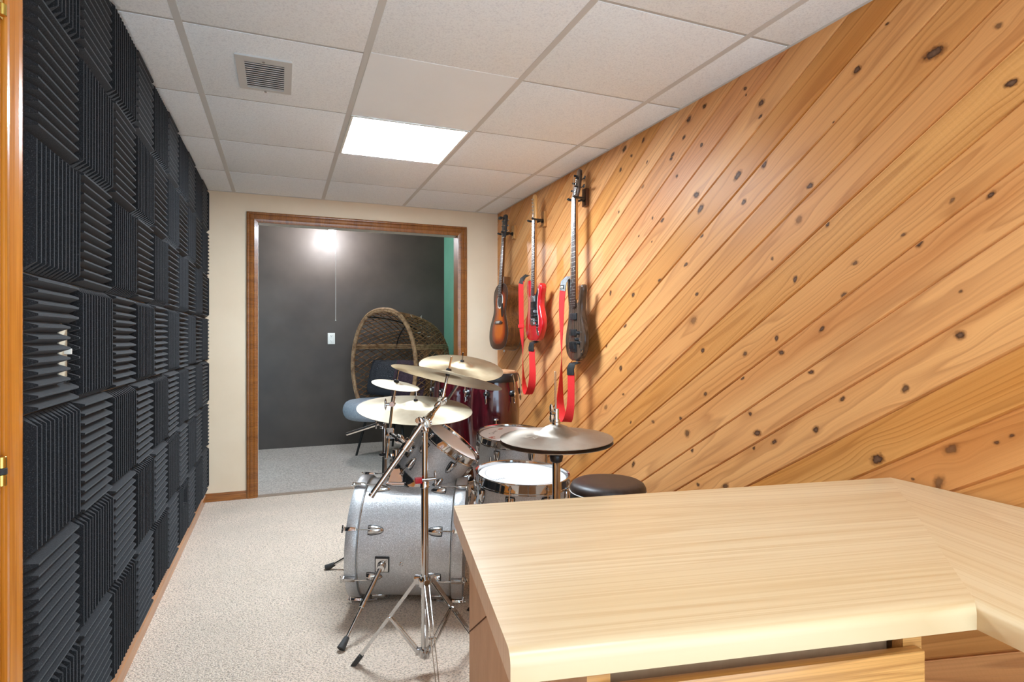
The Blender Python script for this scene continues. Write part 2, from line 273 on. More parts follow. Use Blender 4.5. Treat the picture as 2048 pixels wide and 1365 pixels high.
# ------------------------------------------------------------------ mesh helpers
def frame(o, z, xref=(1, 0, 0)):
    z = Vector(z).normalized(); x = Vector(xref); x = (x - z*x.dot(z))
    if x.length < 1e-5: x = Vector((0, 1, 0)) - z*z.y
    x.normalize(); y = z.cross(x)
    m = Matrix(((x.x, y.x, z.x, o[0]), (x.y, y.y, z.y, o[1]), (x.z, y.z, z.z, o[2]), (0, 0, 0, 1)))
    return m
def T(x, y, z): return Matrix.Translation((x, y, z))
class MB:
    def __init__(s): s.v = []; s.f = []; s.s = []; s.uv = None
    def add(s, vs, fs, m=None, smooth=False):
        o = len(s.v)
        s.v += [tuple(m @ Vector(p)) if m else tuple(p) for p in vs]
        s.f += [tuple(i+o for i in f) for f in fs]; s.s += [smooth]*len(fs); return s
    def box(s, a, b, m=None, bev=0.0):
        x0, y0, z0 = a; x1, y1, z1 = b
        if bev <= 0:
            vs = [(x0,y0,z0),(x1,y0,z0),(x1,y1,z0),(x0,y1,z0),(x0,y0,z1),(x1,y0,z1),(x1,y1,z1),(x0,y1,z1)]
            return s.add(vs, [(3,2,1,0),(4,5,6,7),(0,1,5,4),(1,2,6,5),(2,3,7,6),(3,0,4,7)], m)
        bm = bmesh.new(); bmesh.ops.create_cube(bm, size=1, matrix=T((x0+x1)/2, (y0+y1)/2, (z0+z1)/2) @ Matrix.Diagonal((abs(x1-x0), abs(y1-y0), abs(z1-z0), 1)))
        bmesh.ops.bevel(bm, geom=bm.edges[:], offset=bev, segments=2, affect='EDGES', profile=0.7)
        return s.bm(bm, m, True)
    def bm(s, bm, m=None, smooth=False):
        bm.verts.index_update()
        s.add([v.co.copy() for v in bm.verts], [[v.index for v in f.verts] for f in bm.faces], m, smooth); bm.free(); return s
    def lathe(s, prof, m=None, n=32, smooth=True, closed=False):
        vs = []; fs = []; k = len(prof)
        for i in range(n):
            a = 2*PI*i/n; c, q = math.cos(a), math.sin(a)
            vs += [(r*c, r*q, z) for r, z in prof]
        for i in range(n):
            j = (i+1) % n
            for p in range(k if closed else k-1):
                q = (p+1) % k
                if prof[p][0] < 1e-9 and prof[q][0] < 1e-9: continue
                fs.append((i*k+p, j*k+p, j*k+q, i*k+q))
        return s.add(vs, fs, m, smooth)
    def cyl(s, a, b, r, n=16, r2=None):
        a = Vector(a); b = Vector(b); L = (b-a).length; r2 = r if r2 is None else r2
        e = min(r, r2, L/2)*0.12
        return s.lathe([(0, 0), (r-e, 0), (r, e), (r2, L-e), (r2-e, L), (0, L)], frame(a, b-a, (0.3, 0.9, 0.2)), n)
    def ball(s, c, r, m=None, sc=(1, 1, 1), n=16):
        p = [(r*math.sin(PI*i/10), -r*math.cos(PI*i/10)) for i in range(11)]
        mm = T(*c) @ Matrix.Diagonal((*sc, 1))
        return s.lathe(p, (m @ mm) if m else mm, n)
    def tube(s, pts, r, n=8, closed=False, m=None, cap=True):
        pts = [Vector(p) for p in pts]; K = len(pts); vs = []; fs = []
        rr = r if isinstance(r, (list, tuple)) else [r]*K
        up = None
        for i, p in enumerate(pts):
            a = pts[(i-1) % K] if (closed or i > 0) else p; b = pts[(i+1) % K] if (closed or i < K-1) else p
            d = (b-a).normalized()
            if up is None:
                up = Vector((0, 0, 1)) if abs(d.z) < 0.9 else Vector((1, 0, 0))
            x = up - d*up.dot(d)
            if x.length < 1e-6: x = d.orthogonal()
            x.normalize(); up = x; y = d.cross(x)
            for j in range(n):
                an = 2*PI*j/n; vs.append(p + (x*math.cos(an) + y*math.sin(an))*rr[i])
        for i in range(K if closed else K-1):
            i2 = (i+1) % K
            for j in range(n):
                j2 = (j+1) % n; fs.append((i*n+j, i*n+j2, i2*n+j2, i2*n+j))
        if cap and not closed:
            fs.append(tuple(reversed(range(n)))); fs.append(tuple((K-1)*n+j for j in range(n)))
        return s.add(vs, fs, m, True)
    def prism(s, out, z0, z1, m=None, bev=0.0, seg=3, smooth=False, bevbot=True):
        """out: 2-D outline (ccw) extruded along z with rounded rims"""
        n = len(out); P = [Vector((p[0], p[1])) for p in out]
        def off(d):
            r = []
            for i in range(n):
                a, b, c = P[i-1], P[i], P[(i+1) % n]
                t1 = (b-a).normalized(); t2 = (c-b).normalized()
                nn = Vector((t1.y+t2.y, -t1.x-t2.x))
                if nn.length < 1e-6: nn = Vector((t1.y, -t1.x))
                nn.normalize(); k = max(0.5, nn.dot(Vector((t1.y, -t1.x))))
                r.append(b - nn*d/k)
            return r
        L = []
        if bev > 0:
            if bevbot: L += [(bev*(1-math.sin(PI/2*i/seg)), z0 + bev*(1-math.cos(PI/2*i/seg))) for i in range(seg+1)]
            else: L += [(0, z0)]
            L += [(bev*(1-math.cos(PI/2*i/seg)), z1 - bev*(1-math.sin(PI/2*i/seg))) for i in range(seg+1)]
        else: L = [(0, z0), (0, z1)]
        vs = []; fs = []
        for d, z in L:
            o = off(d) if d else P
            vs += [(p.x, p.y, z) for p in o]
        for k in range(len(L)-1):
            for i in range(n):
                j = (i+1) % n; fs.append((k*n+i, k*n+j, (k+1)*n+j, (k+1)*n+i))
        s.add(vs, fs, m, smooth or bev > 0)
        o = len(s.v) - len(vs)
        s.f.append(tuple(o+i for i in reversed(range(n)))); s.s.append(False)
        s.f.append(tuple(o+(len(L)-1)*n+i for i in range(n))); s.s.append(False)
        return s
    def ribbon(s, pts, wdirs, w, th):
        pts = [Vector(p) for p in pts]; vs = []; fs = []; K = len(pts)
        for i, p in enumerate(pts):
            d = (pts[min(i+1, K-1)] - pts[max(i-1, 0)]).normalized()
            wd = Vector(wdirs[i]); wd = (wd - d*wd.dot(d)).normalized(); nn = d.cross(wd)
            for a, b in ((-1, -1), (1, -1), (1, 1), (-1, 1)): vs.append(p + wd*a*w/2 + nn*b*th/2)
        for i in range(K-1):
            for j in range(4):
                k = (j+1) % 4; fs.append((i*4+j, i*4+k, i*4+4+k, i*4+4+j))
        fs.append((3, 2, 1, 0)); fs.append(tuple((K-1)*4+j for j in range(4)))
        return s.add(vs, fs, None, True)
    def build(s, name, mat, parent=None, M0=None, world=True, smooth_angle=True):
        """coordinates are world ones; they are re-expressed in the parent's (or M0's) frame"""
        me = bpy.data.meshes.new(name); base = None
        if world:
            if parent is not None: base = wm(parent).inverted()
            elif M0 is not None: base = M0.inverted()
        vs = [tuple(base @ Vector(p)) for p in s.v] if base else s.v
        me.from_pydata(vs, [], s.f)
        me.polygons.foreach_set('use_smooth', s.s)
        me.materials.append(mat); me.update()
        bm = bmesh.new(); bm.from_mesh(me); bmesh.ops.recalc_face_normals(bm, faces=bm.faces[:]); bm.to_mesh(me); bm.free()
        if any(s.s):
            try: me.set_sharp_from_angle(angle=R(42))
            except Exception: pass
        o = bpy.data.objects.new(name, me); C.objects.link(o)
        if parent is not None: o.parent = parent
        elif M0 is not None: o.matrix_world = M0
        return o
WM = {}
def wm(o):
    m = Matrix.Identity(4)
    while o is not None:
        m = (WM[o.name] if o.name in WM else o.matrix_basis) @ m; o = o.parent
    return m
def tag(o, label, cat, group=None):
    o['label'] = label; o['category'] = cat
    if group: o['group'] = group
    return o
def thing(name, label, cat, loc=(0, 0, 0), Mx=None, group=None):
    o = bpy.data.objects.new(name, None); C.objects.link(o); o.empty_display_size = 0.05
    m = Mx if Mx is not None else T(*loc)
    o.matrix_world = m; WM[o.name] = m.copy()
    return tag(o, label, cat, group)
def struct(o): o['kind'] = 'structure'; return o
def clone(root, m, label=None, group=None):
    r = root.copy(); C.objects.link(r); r.matrix_world = m; WM[r.name] = m.copy()
    if label: r['label'] = label
    if group: r['group'] = group
    for ch in list(root.children):
        c = ch.copy(); C.objects.link(c); c.parent = r
        for g in list(ch.children):
            d = g.copy(); C.objects.link(d); d.parent = c
    return r
def crom(P, k=6, closed=True):
    P = [Vector(p) for p in P]; n = len(P); out = []
    rng = range(n) if closed else range(n-1)
    for i in rng:
        if closed: a, b, c, d = P[i-1], P[i], P[(i+1) % n], P[(i+2) % n]
        else: a, b, c, d = P[max(i-1, 0)], P[i], P[i+1], P[min(i+2, n-1)]
        for j in range(k):
            t_ = j/k
            out.append(0.5*((2*b) + (c-a)*t_ + (2*a-5*b+4*c-d)*t_*t_ + (-a+3*b-3*c+d)*t_**3))
    if not closed: out.append(P[-1])
    return out
def text_mesh(mb, txt, size, m, font_depth=0.0):
    cu = bpy.data.curves.new('lettering', 'FONT'); cu.body = txt; cu.size = size; cu.align_x = 'CENTER'; cu.align_y = 'CENTER'; cu.resolution_u = 2
    ob = bpy.data.objects.new('lettering', cu)
    me = ob.to_mesh()
    mb.add([v.co.copy() for v in me.vertices], [list(p.vertices) for p in me.polygons], m, False)
    ob.to_mesh_clear(); bpy.data.objects.remove(ob); bpy.data.curves.remove(cu)
    return mb

# ------------------------------------------------------------------ the room
CZ = 2.197; XW = 1.69; YB = 4.60; FY = 6.52; FX = 1.74; LX = -0.508; YN = -1.0
struct(MB().box((LX-0.1, YN, -0.05), (XW, YB+0.03, 0)).build('floor', M['berber']))
b = MB(); b.box((-1.2, YB+0.03, -0.05), (FX, FY, 0.004)); struct(b.build('floor', M['grey_carpet']))
struct(MB().box((-0.162, YB-0.01, 0.0), (1.33, YB+0.045, 0.007), None, 0.003).build('trim_1', plain('threshold_strip', srgb(150, 130, 112), 0.5)))

# back wall with the doorway
b = MB(); DX0, DX1, DZ = -0.162, 1.345, 1.995
b.box((LX-0.1, YB, 0), (DX0-0.012, YB+0.12, 2.35)); b.box((DX1+0.012, YB, 0), (FX+0.1, YB+0.12, 2.35)); b.box((DX0-0.012, YB, DZ+0.012), (DX1+0.012, YB+0.12, 2.35))
struct(b.build('wall_back', M['cream_wall']))
# near walls (behind the camera) with the front left open for world light
b = MB(); b.box((LX-0.1, YN-0.1, 0), (-0.40, YN, 2.3)); b.box((1.55, YN-0.1, 0), (XW+0.1, YN, 2.3)); b.box((-0.40, YN-0.1, 2.10), (1.55, YN, 2.3)); struct(b.build('wall_front', M['cream_wall']))   # wide opening added so world light fills in for the rest of the basement
b = MB(); b.box((LX-0.1, 1.36, 0), (LX, YB, 2.3)); b.box((LX-0.1, YN, 0), (LX, 0.50, 2.3)); b.box((LX-0.1, 0.50, 2.05), (LX, 1.36, 2.3))
struct(b.build('wall_left', M['cream_wall']))

# right wall: tongue and groove planks laid on the diagonal, each with bevelled edges
KN = [(1.076, 1.952, 0.0181, 1), (1.309, 2.005, 0.0111, 1), (1.211, 2.101, 0.0045, 1), (0.891, 1.793, 0.0112, 1), (1.485, 1.681, 0.0103, 1), (1.417, 1.537, 0.0083, 1), (1.029, 1.531, 0.0068, 0.5), (0.936, 1.525, 0.0077, 0.8), (1.162, 1.46, 0.0058, 0.6), (1.117, 1.428, 0.01, 0.8), (1.392, 1.866, 0.0049, 1), (0.919, 1.95, 0.0089, 0.5), (1.315, 1.395, 0.0079, 0.6), (1.354, 1.296, 0.0113, 0.7), (1.438, 1.188, 0.0084, 0.8), (1.481, 1.04, 0.0086, 0.9), (1.361, 0.96, 0.0081, 0.8), (1.462, 0.846, 0.0102, 0.9), (1.009, 1.166, 0.0121, 0.8), (1.156, 1.01, 0.0117, 0.7), (1.241, 0.787, 0.0183, 1), (1.031, 0.856, 0.0149, 0.5), (0.923, 0.892, 0.0051, 0.7), (0.89, 0.915, 0.005, 0.7), (1.007, 1.283, 0.0053, 0.6), (1.135, 0.752, 0.0043, 0.7), (1.063, 0.759, 0.0152, 0.5), (1.786, 2.135, 0.0078, 1), (1.781, 2.108, 0.0039, 1), (1.703, 2.048, 0.0114, 1), (1.708, 1.998, 0.0066, 0.9), (2.023, 2.153, 0.0097, 0.8), (2.126, 2.134, 0.0134, 0.8), (2.16, 2.063, 0.009, 0.9), (2.24, 2.01, 0.0093, 0.8), (2.252, 1.994, 0.0093, 0.8), (2.041, 1.992, 0.0087, 1), (2.211, 1.901, 0.008, 0.8), (2.478, 2.151, 0.01, 0.9), (2.65, 2.158, 0.0159, 0.9), (2.688, 2.057, 0.0107, 0.8), (2.584, 2.103, 0.0091, 0.7), (2.445, 2.032, 0.0062, 0.9), (1.689, 1.811, 0.0113, 1), (1.826, 1.805, 0.0139, 1), (1.794, 1.692, 0.0108, 1), (2.075, 1.784, 0.0131, 1), (2.048, 1.718, 0.0152, 1), (1.532, 1.572, 0.0141, 0.4), (2.323, 1.72, 0.0119, 0.8), (2.399, 1.744, 0.0073, 0.9), (2.706, 1.835, 0.0081, 0.8), (2.039, 1.599, 0.0086, 0.8), (2.146, 1.487, 0.009, 1), (1.651, 1.451, 0.0074, 0.6), (1.548, 1.366, 0.0088, 1), (2.518, 1.675, 0.0051, 1), (2.405, 1.63, 0.0049, 1), (2.485, 1.92, 0.0126, 0.5), (2.791, 1.405, 0.011, 0.9), (2.568, 1.379, 0.0116, 0.9), (2.337, 1.432, 0.0108, 0.9), (2.072, 1.349, 0.0088, 1), (2.644, 1.221, 0.0106, 1), (2.687, 0.994, 0.0134, 1), (2.033, 1.103, 0.0097, 1), (2.093, 1.234, 0.0176, 0.4), (2.836, 1.117, 0.0112, 0.9), (1.63, 1.157, 0.0092, 0.9), (1.787, 1.095, 0.0098, 0.7), (1.609, 1.104, 0.01, 0.8), (1.8, 0.999, 0.0079, 0.8), (2.017, 0.917, 0.0086, 0.8), (1.76, 0.863, 0.0078, 0.9), (1.724, 0.794, 0.0124, 1), (2.182, 0.79, 0.0091, 0.9), (2.394, 0.746, 0.0098, 0.6), (2.137, 0.729, 0.0157, 0.6), (2.105, 0.662, 0.0111, 0.9), (2.566, 0.504, 0.0129, 0.8), (1.642, 0.774, 0.0092, 0.9), (1.741, 0.734, 0.0067, 0.8), (2.064, 0.516, 0.0087, 0.8), (1.896, 0.55, 0.0123, 0.7), (2.591, 0.717, 0.0078, 0.7), (2.735, 1.046, 0.0081, 0.7), (2.661, 0.857, 0.008, 0.6), (2.842, 0.767, 0.014, 0.4)]
ca, sa = math.cos(R(31.8)), math.sin(R(31.8)); SP = 0.1272; F0 = 1.5539 - 12*SP
def yz(t, f): return (t*ca + f*sa, -t*sa + f*ca)
def tf(y, z): return (y*ca - z*sa, y*sa + z*ca)
kn = [(*tf(y, z), r, w) for y, z, r, w in KN]
rng = random.Random(11)
bm = bmesh.new(); ug = bm.loops.layers.uv.new('grain'); up = bm.loops.layers.uv.new('plank')
prof = [(0.0, -0.0065), (0.0008, -0.0062), (0.0050, 0.0), (0.026, 0.0), (0.046, 0.0), (0.0636, 0.0), (0.082, 0.0), (0.103, 0.0), (0.1222, 0.0), (0.1264, -0.0062), (0.1272, -0.0065)]
fmin = tf(YN, 0)[1]; fmax = tf(YB, 2.35)[1]
i0 = math.floor((fmin-F0)/SP); i1 = math.ceil((fmax-F0)/SP)
knots_by = {}
for t_, f_, r_, w_ in kn: knots_by.setdefault(math.floor((f_-F0)/SP), []).append((t_, f_, r_, w_))
for i in range(i0, i1):
    f0 = F0 + i*SP
    # extent of t within the wall rectangle
    ts = []
    for f in (f0, f0+SP):
        a1, a2 = (YN-f*sa)/ca, (YB-f*sa)/ca; b1, b2 = (f*ca-2.35)/sa, (f*ca)/sa
        ts.append((max(a1, b1), min(a2, b2)))
    t0 = min(x[0] for x in ts)-0.03; t1 = max(x[1] for x in ts)+0.03
    if t1-t0 < 0.05: continue
    n = max(2, int((t1-t0)/0.02)); pid = rng.random(); near = knots_by.get(i, []) + []
    du = rng.random()*20
    grid = []
    for k in range(n+1):
        t = t0 + (t1-t0)*k/n; row = []
        for df, h in prof:
            f = f0+df; y, z = yz(t, f); vv = df
            for kt, kf, kr, kw in near:
                g = math.exp(-((t-kt)/(3.5*kr+0.01))**2 - ((f-kf)/(2.6*kr+0.004))**2)
                vv -= (f-kf)*0.85*g
            row.append((bm.verts.new((XW-0.0-h, y, z)), (t+du, vv)))
        grid.append(row)
    for k in range(n):
        for q in range(len(prof)-1):
            A, B, D, E = grid[k][q], grid[k+1][q], grid[k+1][q+1], grid[k][q+1]
            fc = bm.faces.new((A[0], E[0], D[0], B[0])); fc.material_index = 0; fc.smooth = False
            for lp, src in zip(fc.loops, (A, E, D, B)): lp[ug].uv = src[1]; lp[up].uv = (pid, 0)
for co, no in (((0, YN, 0), (0, -1, 0)), ((0, YB, 0), (0, 1, 0)), ((0, 0, 0), (0, 0, -1)), ((0, 0, 2.3), (0, 0, 1))):
    bmesh.ops.bisect_plane(bm, geom=bm.verts[:]+bm.edges[:]+bm.faces[:], plane_co=co, plane_no=no, clear_outer=True)
me = bpy.data.meshes.new('wall_right'); bm.to_mesh(me); bm.free(); me.materials.append(M['plank'])
wall_r = bpy.data.objects.new('wall_right', me); C.objects.link(wall_r); struct(wall_r)
struct(MB().box((XW+0.012, YN, 0), (XW+0.1, YB, 2.3)).build('wall_right', plain('wall_core', srgb(60, 34, 14), 0.8)))
# knots: small discs of knot wood let into the boards
t = NT('knot_wood'); uv = t.n('ShaderNodeUVMap', uv_map='knot'); s_ = t.n('ShaderNodeSeparateXYZ'); t.l(uv.outputs[0], s_.inputs[0])
v = t.coord('Object'); rad = t.math('ADD', s_.outputs[0], t.math('MULTIPLY_ADD', t.noise(v, 110, 3), 0.6, -0.28))
col = t.ramp(rad, (0.0, srgb(116, 86, 66)), (0.28, srgb(100, 70, 50)), (0.46, srgb(72, 44, 28)), (0.60, srgb(128, 72, 30)), (1.0, srgb(176, 112, 58)))
t.inp('Base Color', col); t.inp('Roughness', 0.5); t.inp('Specular IOR Level', 0.2)
al = t.math('MULTIPLY', t.ramp(rad, (0.0, (1, 1, 1)), (0.42, (1, 1, 1)), (0.62, (0.42, 0.42, 0.42)), (0.95, (0, 0, 0))), s_.outputs[1]); t.inp('Alpha', al)
bm = bmesh.new(); uk = bm.loops.layers.uv.new('knot')
for kt, kf, kr, kw in kn:
    ang = rng.uniform(-0.5, 0.5); el = rng.uniform(1.15, 1.7); rr = kr*1.4; ph = rng.random()*6
    cen = bm.verts.new((XW-0.0006, *yz(kt, kf))); rim = []
    for j in range(28):
        a = 2*PI*j/28; q = rr*(1+0.10*math.sin(2*a+ph)+0.05*math.sin(3*a+ph)); u_, w_ = q*el*math.cos(a), q*math.sin(a)
        tt, ff = kt+u_*math.cos(ang)-w_*math.sin(ang), kf+u_*math.sin(ang)+w_*math.cos(ang)
        base = F0 + math.floor((kf-F0)/SP)*SP; ff = min(max(ff, base+0.005), base+SP-0.006)
        rim.append(bm.verts.new((XW-0.0006, *yz(tt, ff))))
    for j in range(28):
        f = bm.faces.new((cen, rim[(j+1) % 28], rim[j]))
        for lp, uvv in zip(f.loops, ((0, kw), (1, kw), (1, kw))): lp[uk].uv = uvv
me = bpy.data.meshes.new('knots'); bm.to_mesh(me); bm.free(); me.materials.append(t.m)
o = bpy.data.objects.new('knots', me); C.objects.link(o); o.parent = wall_r; struct(o)

# ceiling: recessed-edge tiles hung in a metal grid
GX = [-0.315, 0.290, 0.895, 1.495]; GY = [-0.87, -0.26, 0.35, 0.96, 1.565, 2.175, 2.795, 3.405, 4.035]
xs = [LX-0.02] + GX + [XW]; ys = [YN] + GY + [YB]
b = MB()
for i in range(len(xs)-1):
    for j in range(len(ys)-1):
        if i == 2 and j in (2, 6, 7): continue     # the light and its blank panel, and the added rear fill light
        x0, x1 = xs[i]+(0.011 if i else 0), xs[i+1]-(0.011 if i < len(xs)-2 else 0)
        y0, y1 = ys[j]+(0.0065 if j else 0), ys[j+1]-(0.0065 if j < len(ys)-2 else 0)
        b.box((x0, y0, CZ), (x1, y1, CZ+0.02), None, 0.0015)
b.box((LX-0.1, YN-0.1, CZ+0.1), (XW+0.1, YB+0.1, CZ+0.15))
ceil = struct(b.build('ceiling', M['tile']))
b = MB()
for x in GX: b.box((x-0.012, YN, CZ-0.001), (x+0.012, YB, CZ+0.0035))
tee = MB()
for y in GY: tee.box((LX, y-0.0065, CZ+0.0015), (XW, y+0.0065, CZ+0.006))
struct(b.build('main_tees', M['grid'], ceil)); struct(tee.build('cross_tees', M['cross_tee'], ceil))
struct(MB().box((0.301, 2.16, CZ-0.001), (0.884, 2.792, CZ+0.004)).build('blank_panel', M['smooth_panel'], ceil))
b = MB(); b.box((LX, YB-0.015, CZ-0.002), (XW, YB, CZ+0.02)); b.box((XW-0.012, YN, CZ-0.001), (XW, YB, CZ+0.02)); struct(b.build('wall_angle', M['grid'], ceil))

def light_panel(y0, y1, label, mat, up_=0.0):
    x0, x1 = 0.302, 0.883
    o = thing('ceiling_light', label, 'light', ((x0+x1)/2, (y0+y1)/2, CZ))
    b = MB(); w = 0.012
    for a, c in (((x0, y0), (x1, y0+w)), ((x0, y1-w), (x1, y1)), ((x0, y0+w), (x0+w, y1-w)), ((x1-w, y0+w), (x1, y1-w))):
        b.box((a[0], a[1], CZ-0.004), (c[0], c[1], CZ+0.02))
    b.build('frame', M['white'], o)
    MB().box((x0+w, y0+w, CZ+0.001), (x1-w, y1-w, CZ+0.006)).build('diffuser', mat, o)
    return o
light_panel(2.803, 3.397, 'lit square white ceiling light panel ahead of the blank ceiling tile', M['diffuser'])
light_panel(-0.252, 0.342, 'added unseen fill light panel above the camera end of the room', M['diffuser_fill'])

# vent
vt = thing('ceiling_vent', 'white louvred air vent set in a speckled ceiling tile', 'vent', (-0.06, 2.495, CZ))
x0, x1, y0, y1 = -0.160, 0.038, 2.342, 2.652; a0, a1, c0, c1 = -0.130, 0.010, 2.388, 2.628
b = MB()
for p, q in (((x0, y0), (x1, c0)), ((x0, c1), (x1, y1)), ((x0, c0), (a0, c1)), ((a1, c0), (x1, c1))):
    b.box((p[0], p[1], CZ-0.006), (q[0], q[1], CZ))
b.build('frame', M['grid'], vt)
b = MB()
for k in range(12):
    y = c0+0.014+k*(c1-c0-0.026)/11
    b.box((a0, -0.0062, -0.0007), (a1, 0.0062, 0.0007), T(0, y, CZ-0.0045) @ Matrix.Rotation(R(12), 4, 'X'))
b.build('louvre', M['grid'], vt)
MB().box((a0-0.004, c0-0.004, CZ-0.0005), (a1+0.004, c1+0.004, CZ-0.0002)).build('duct_shade_sheet', plain('duct_shade', (0.16, 0.155, 0.15, 1), 0.8), vt)  # flat sheet coloured dark for the shade inside the duct
b = MB()
for y in (y0+0.02, y1-0.012):
    b = MB(); b.cyl((-0.062, y, CZ-0.0100), (-0.062, y, CZ-0.0125), 0.005, 10); b.build('screw', M['satin_steel'], vt)

# doorway casing: profiled oak with mitred head
def casing(x0, x1, zt, y, w, name, mat_v, mat_h):
    """u-shaped profiled trim; profile depth along -y"""
    pr = [(0.0, 0.0), (0.0, 0.016), (0.10, 0.019), (0.20, 0.019), (0.24, 0.013), (0.34, 0.016), (0.52, 0.017), (0.62, 0.012), (0.68, 0.014), (0.86, 0.011), (1.0, 0.008), (1.0, 0.0)]
    root = None
    def leg(sgn, xe):
        b = MB(); vs = []; K = len(pr)
        for zz, top in ((0, 0), (zt, 1)):
            for u, d in pr: vs.append((xe + sgn*w*(1-u), y-d, zz + (w*(1-u) if top else 0)))
        fs = [(i, i+1, K+i+1, K+i) for i in range(K-1)] + [tuple(range(K)), tuple(range(2*K-1, K-1, -1))]
        return b.add(vs, fs, None, False)
    b = MB(); K = len(pr); vs = []
    for xe, sg in ((x0, -1), (x1, 1)):
        for u, d in pr: vs.append((xe + sg*w*(1-u), y-d, zt + w*(1-u)))
    fs = [(i, K+i, K+i+1, i+1) for i in range(K-1)] + [tuple(range(K)), tuple(range(2*K-1, K-1, -1))]
    root = struct(b.add(vs, fs).build(name, mat_h))
    struct(leg(-1, x0).build('casing_leg', mat_v, root)); struct(leg(1, x1).build('casing_leg', mat_v, root))
    return root
dr = casing(DX0+0.004, DX1-0.004, DZ-0.004, YB, 0.074, 'door_1', M['oak_x'], M['oak'])
b = MB(); b.box((DX0-0.014, YB+0.001, 0), (DX0, YB+0.13, DZ)); b.box((DX1, YB+0.001, 0), (DX1+0.014, YB+0.13, DZ)); 
struct(b.build('jamb', M['oak'], dr))
struct(MB().box((DX0-0.014, YB+0.001, DZ), (DX1+0.014, YB+0.13, DZ+0.014)).build('head_jamb', M['white'], dr))
struct(MB().box((DX0-0.002, YB+0.05, 0.005), (DX0+0.003, YB+0.1, DZ)).build('jamb_edge', M['white'], dr))
# baseboards
def baseboard(name, a, b_, nrm, mat, h=0.058):
    a = Vector((*a, 0)); b_ = Vector((*b_, 0)); nn = Vector((*nrm, 0)); pr = [(0, 0), (0.013, 0), (0.013, h*0.62), (0.010, h*0.70), (0.010, h*0.80), (0.004, h), (0, h)]
    vs = [p + nn*d + Vector((0, 0, z)) for p in (a, b_) for d, z in pr]; K = len(pr)
    return struct(MB().add(vs, [(i, (i+1) % K, K+(i+1) % K, K+i) for i in range(K)] + [tuple(range(K)), tuple(range(2*K-1, K-1, -1))]).build(name, mat))
baseboard('baseboard_back', (LX, YB), (DX0-0.072, YB), (0, -1), M['oak_x'])
baseboard('baseboard_back', (DX1+0.072, YB), (XW, YB), (0, -1), M['oak_x'])
baseboard('baseboard_left', (LX, 1.475), (LX, YB-0.01), (1, 0), M['oak_y'], 0.075)
# doorway casing on the left wall, close to the camera
pr = [(0.0, 0.0), (0.0, 0.010), (0.004, 0.013), (0.012, 0.0135), (0.016, 0.0105), (0.019, 0.012), (0.030, 0.016), (0.040, 0.019), (0.050, 0.021), (0.056, 0.020), (0.0585, 0.016), (0.0585, 0.0)]
def side_casing(y0, sg, name='door_2'):
    vs = [(LX+d, y0+sg*u, z) for z in (0, 2.06) for u, d in pr]; K = len(pr)
    return MB().add(vs, [(i, i+1, K+i+1, K+i) for i in range(K-1)] + [tuple(range(K)), tuple(range(2*K-1, K-1, -1))])
d2 = struct(side_casing(1.409, 1).build('door_2', M['casing_oak']))
struct(side_casing(0.46, -1).build('casing_leg', M['casing_oak'], d2))
struct(MB().box((LX, 0.46-0.0585, 2.03), (LX+0.02, 1.409+0.0585, 2.09), None, 0.004).build('head_casing', M['casing_oak'], d2))
b = MB(); b.box((LX-0.1, 1.362, 0), (LX+0.006, 1.403, 2.03), None, 0.002); b.box((LX-0.1, 0.466, 0), (LX+0.006, 0.50, 2.03)); struct(b.build('jamb', M['casing_oak'], d2))
struct(MB().box((LX-0.045, 0.505, 0.01), (LX-0.008, 1.356, 2.02), None, 0.002).build('door_slab', M['casing_oak'], d2))
b = MB()
for zc in (0.905, 0.25, 1.80):
    b.cyl((LX+0.014, 1.386, zc-0.028), (LX+0.014, 1.386, zc-0.006), 0.0075, 12); b.cyl((LX+0.014, 1.386, zc+0.006), (LX+0.014, 1.386, zc+0.028), 0.0075, 12)
    b.box((LX+0.0055, 1.386, zc-0.028), (LX+0.0085, 1.406, zc+0.028))
struct(b.build('hinge', M['brass'], d2))
b = MB(); b.cyl((LX+0.014, 1.386, 0.899), (LX+0.014, 1.386, 0.911), 0.0085, 12); struct(b.build('hinge_pin', M['rubber'], d2))

# the dark room beyond the doorway
struct(MB().box((-1.3, FY, 0), (FX+0.1, FY+0.1, 2.42)).build('wall_far', M['dark_wall']))
struct(MB().box((FX, YB+0.12, 0), (FX+0.1, FY, 2.42)).build('wall_far_right', M['green_wall']))
struct(MB().box((-1.3, YB+0.12, 0), (-1.2, FY, 2.42)).build('wall_far_left', M['green_wall']))
struct(MB().box((-1.3, YB+0.12, 2.335), (FX+0.1, FY+0.1, 2.42)).build('ceiling_far', M['far_ceiling']))
struct(MB().box((0.36, FY-0.004, 1.0), (0.364, FY, 1.002)).build('trim_2', M['dark_wall']))
o = thing('wall_outlet', 'white duplex power outlet on the dark far wall', 'outlet', (0.497, FY, 1.147))
MB().box((0.460, FY-0.006, 1.087), (0.534, FY, 1.207), None, 0.003).build('cover_plate', M['white'], o)
for dz in (-0.028, 0.028):
    b = MB(); b.box((0.483, FY-0.008, 1.147+dz-0.015), (0.511, FY-0.005, 1.147+dz+0.015), None, 0.002); s1 = b.build('socket', M['white'], o)
    b = MB(); b.box((0.489, FY-0.0088, 1.147+dz-0.002), (0.4915, FY-0.0078, 1.147+dz+0.008)); b.box((0.502, FY-0.0088, 1.147+dz-0.002), (0.5045, FY-0.0078, 1.147+dz+0.008)); b.cyl((0.497, FY-0.0088, 1.147+dz-0.008), (0.497, FY-0.0078, 1.147+dz-0.008), 0.0025, 8)
    b.build('slot', M['black'], s1)
BX, BY = 0.470, 6.08
o = thing('ceiling_bulb', 'bright bare bulb with a pull cord on the ceiling of the dark room', 'bulb', (BX, BY, 2.335))
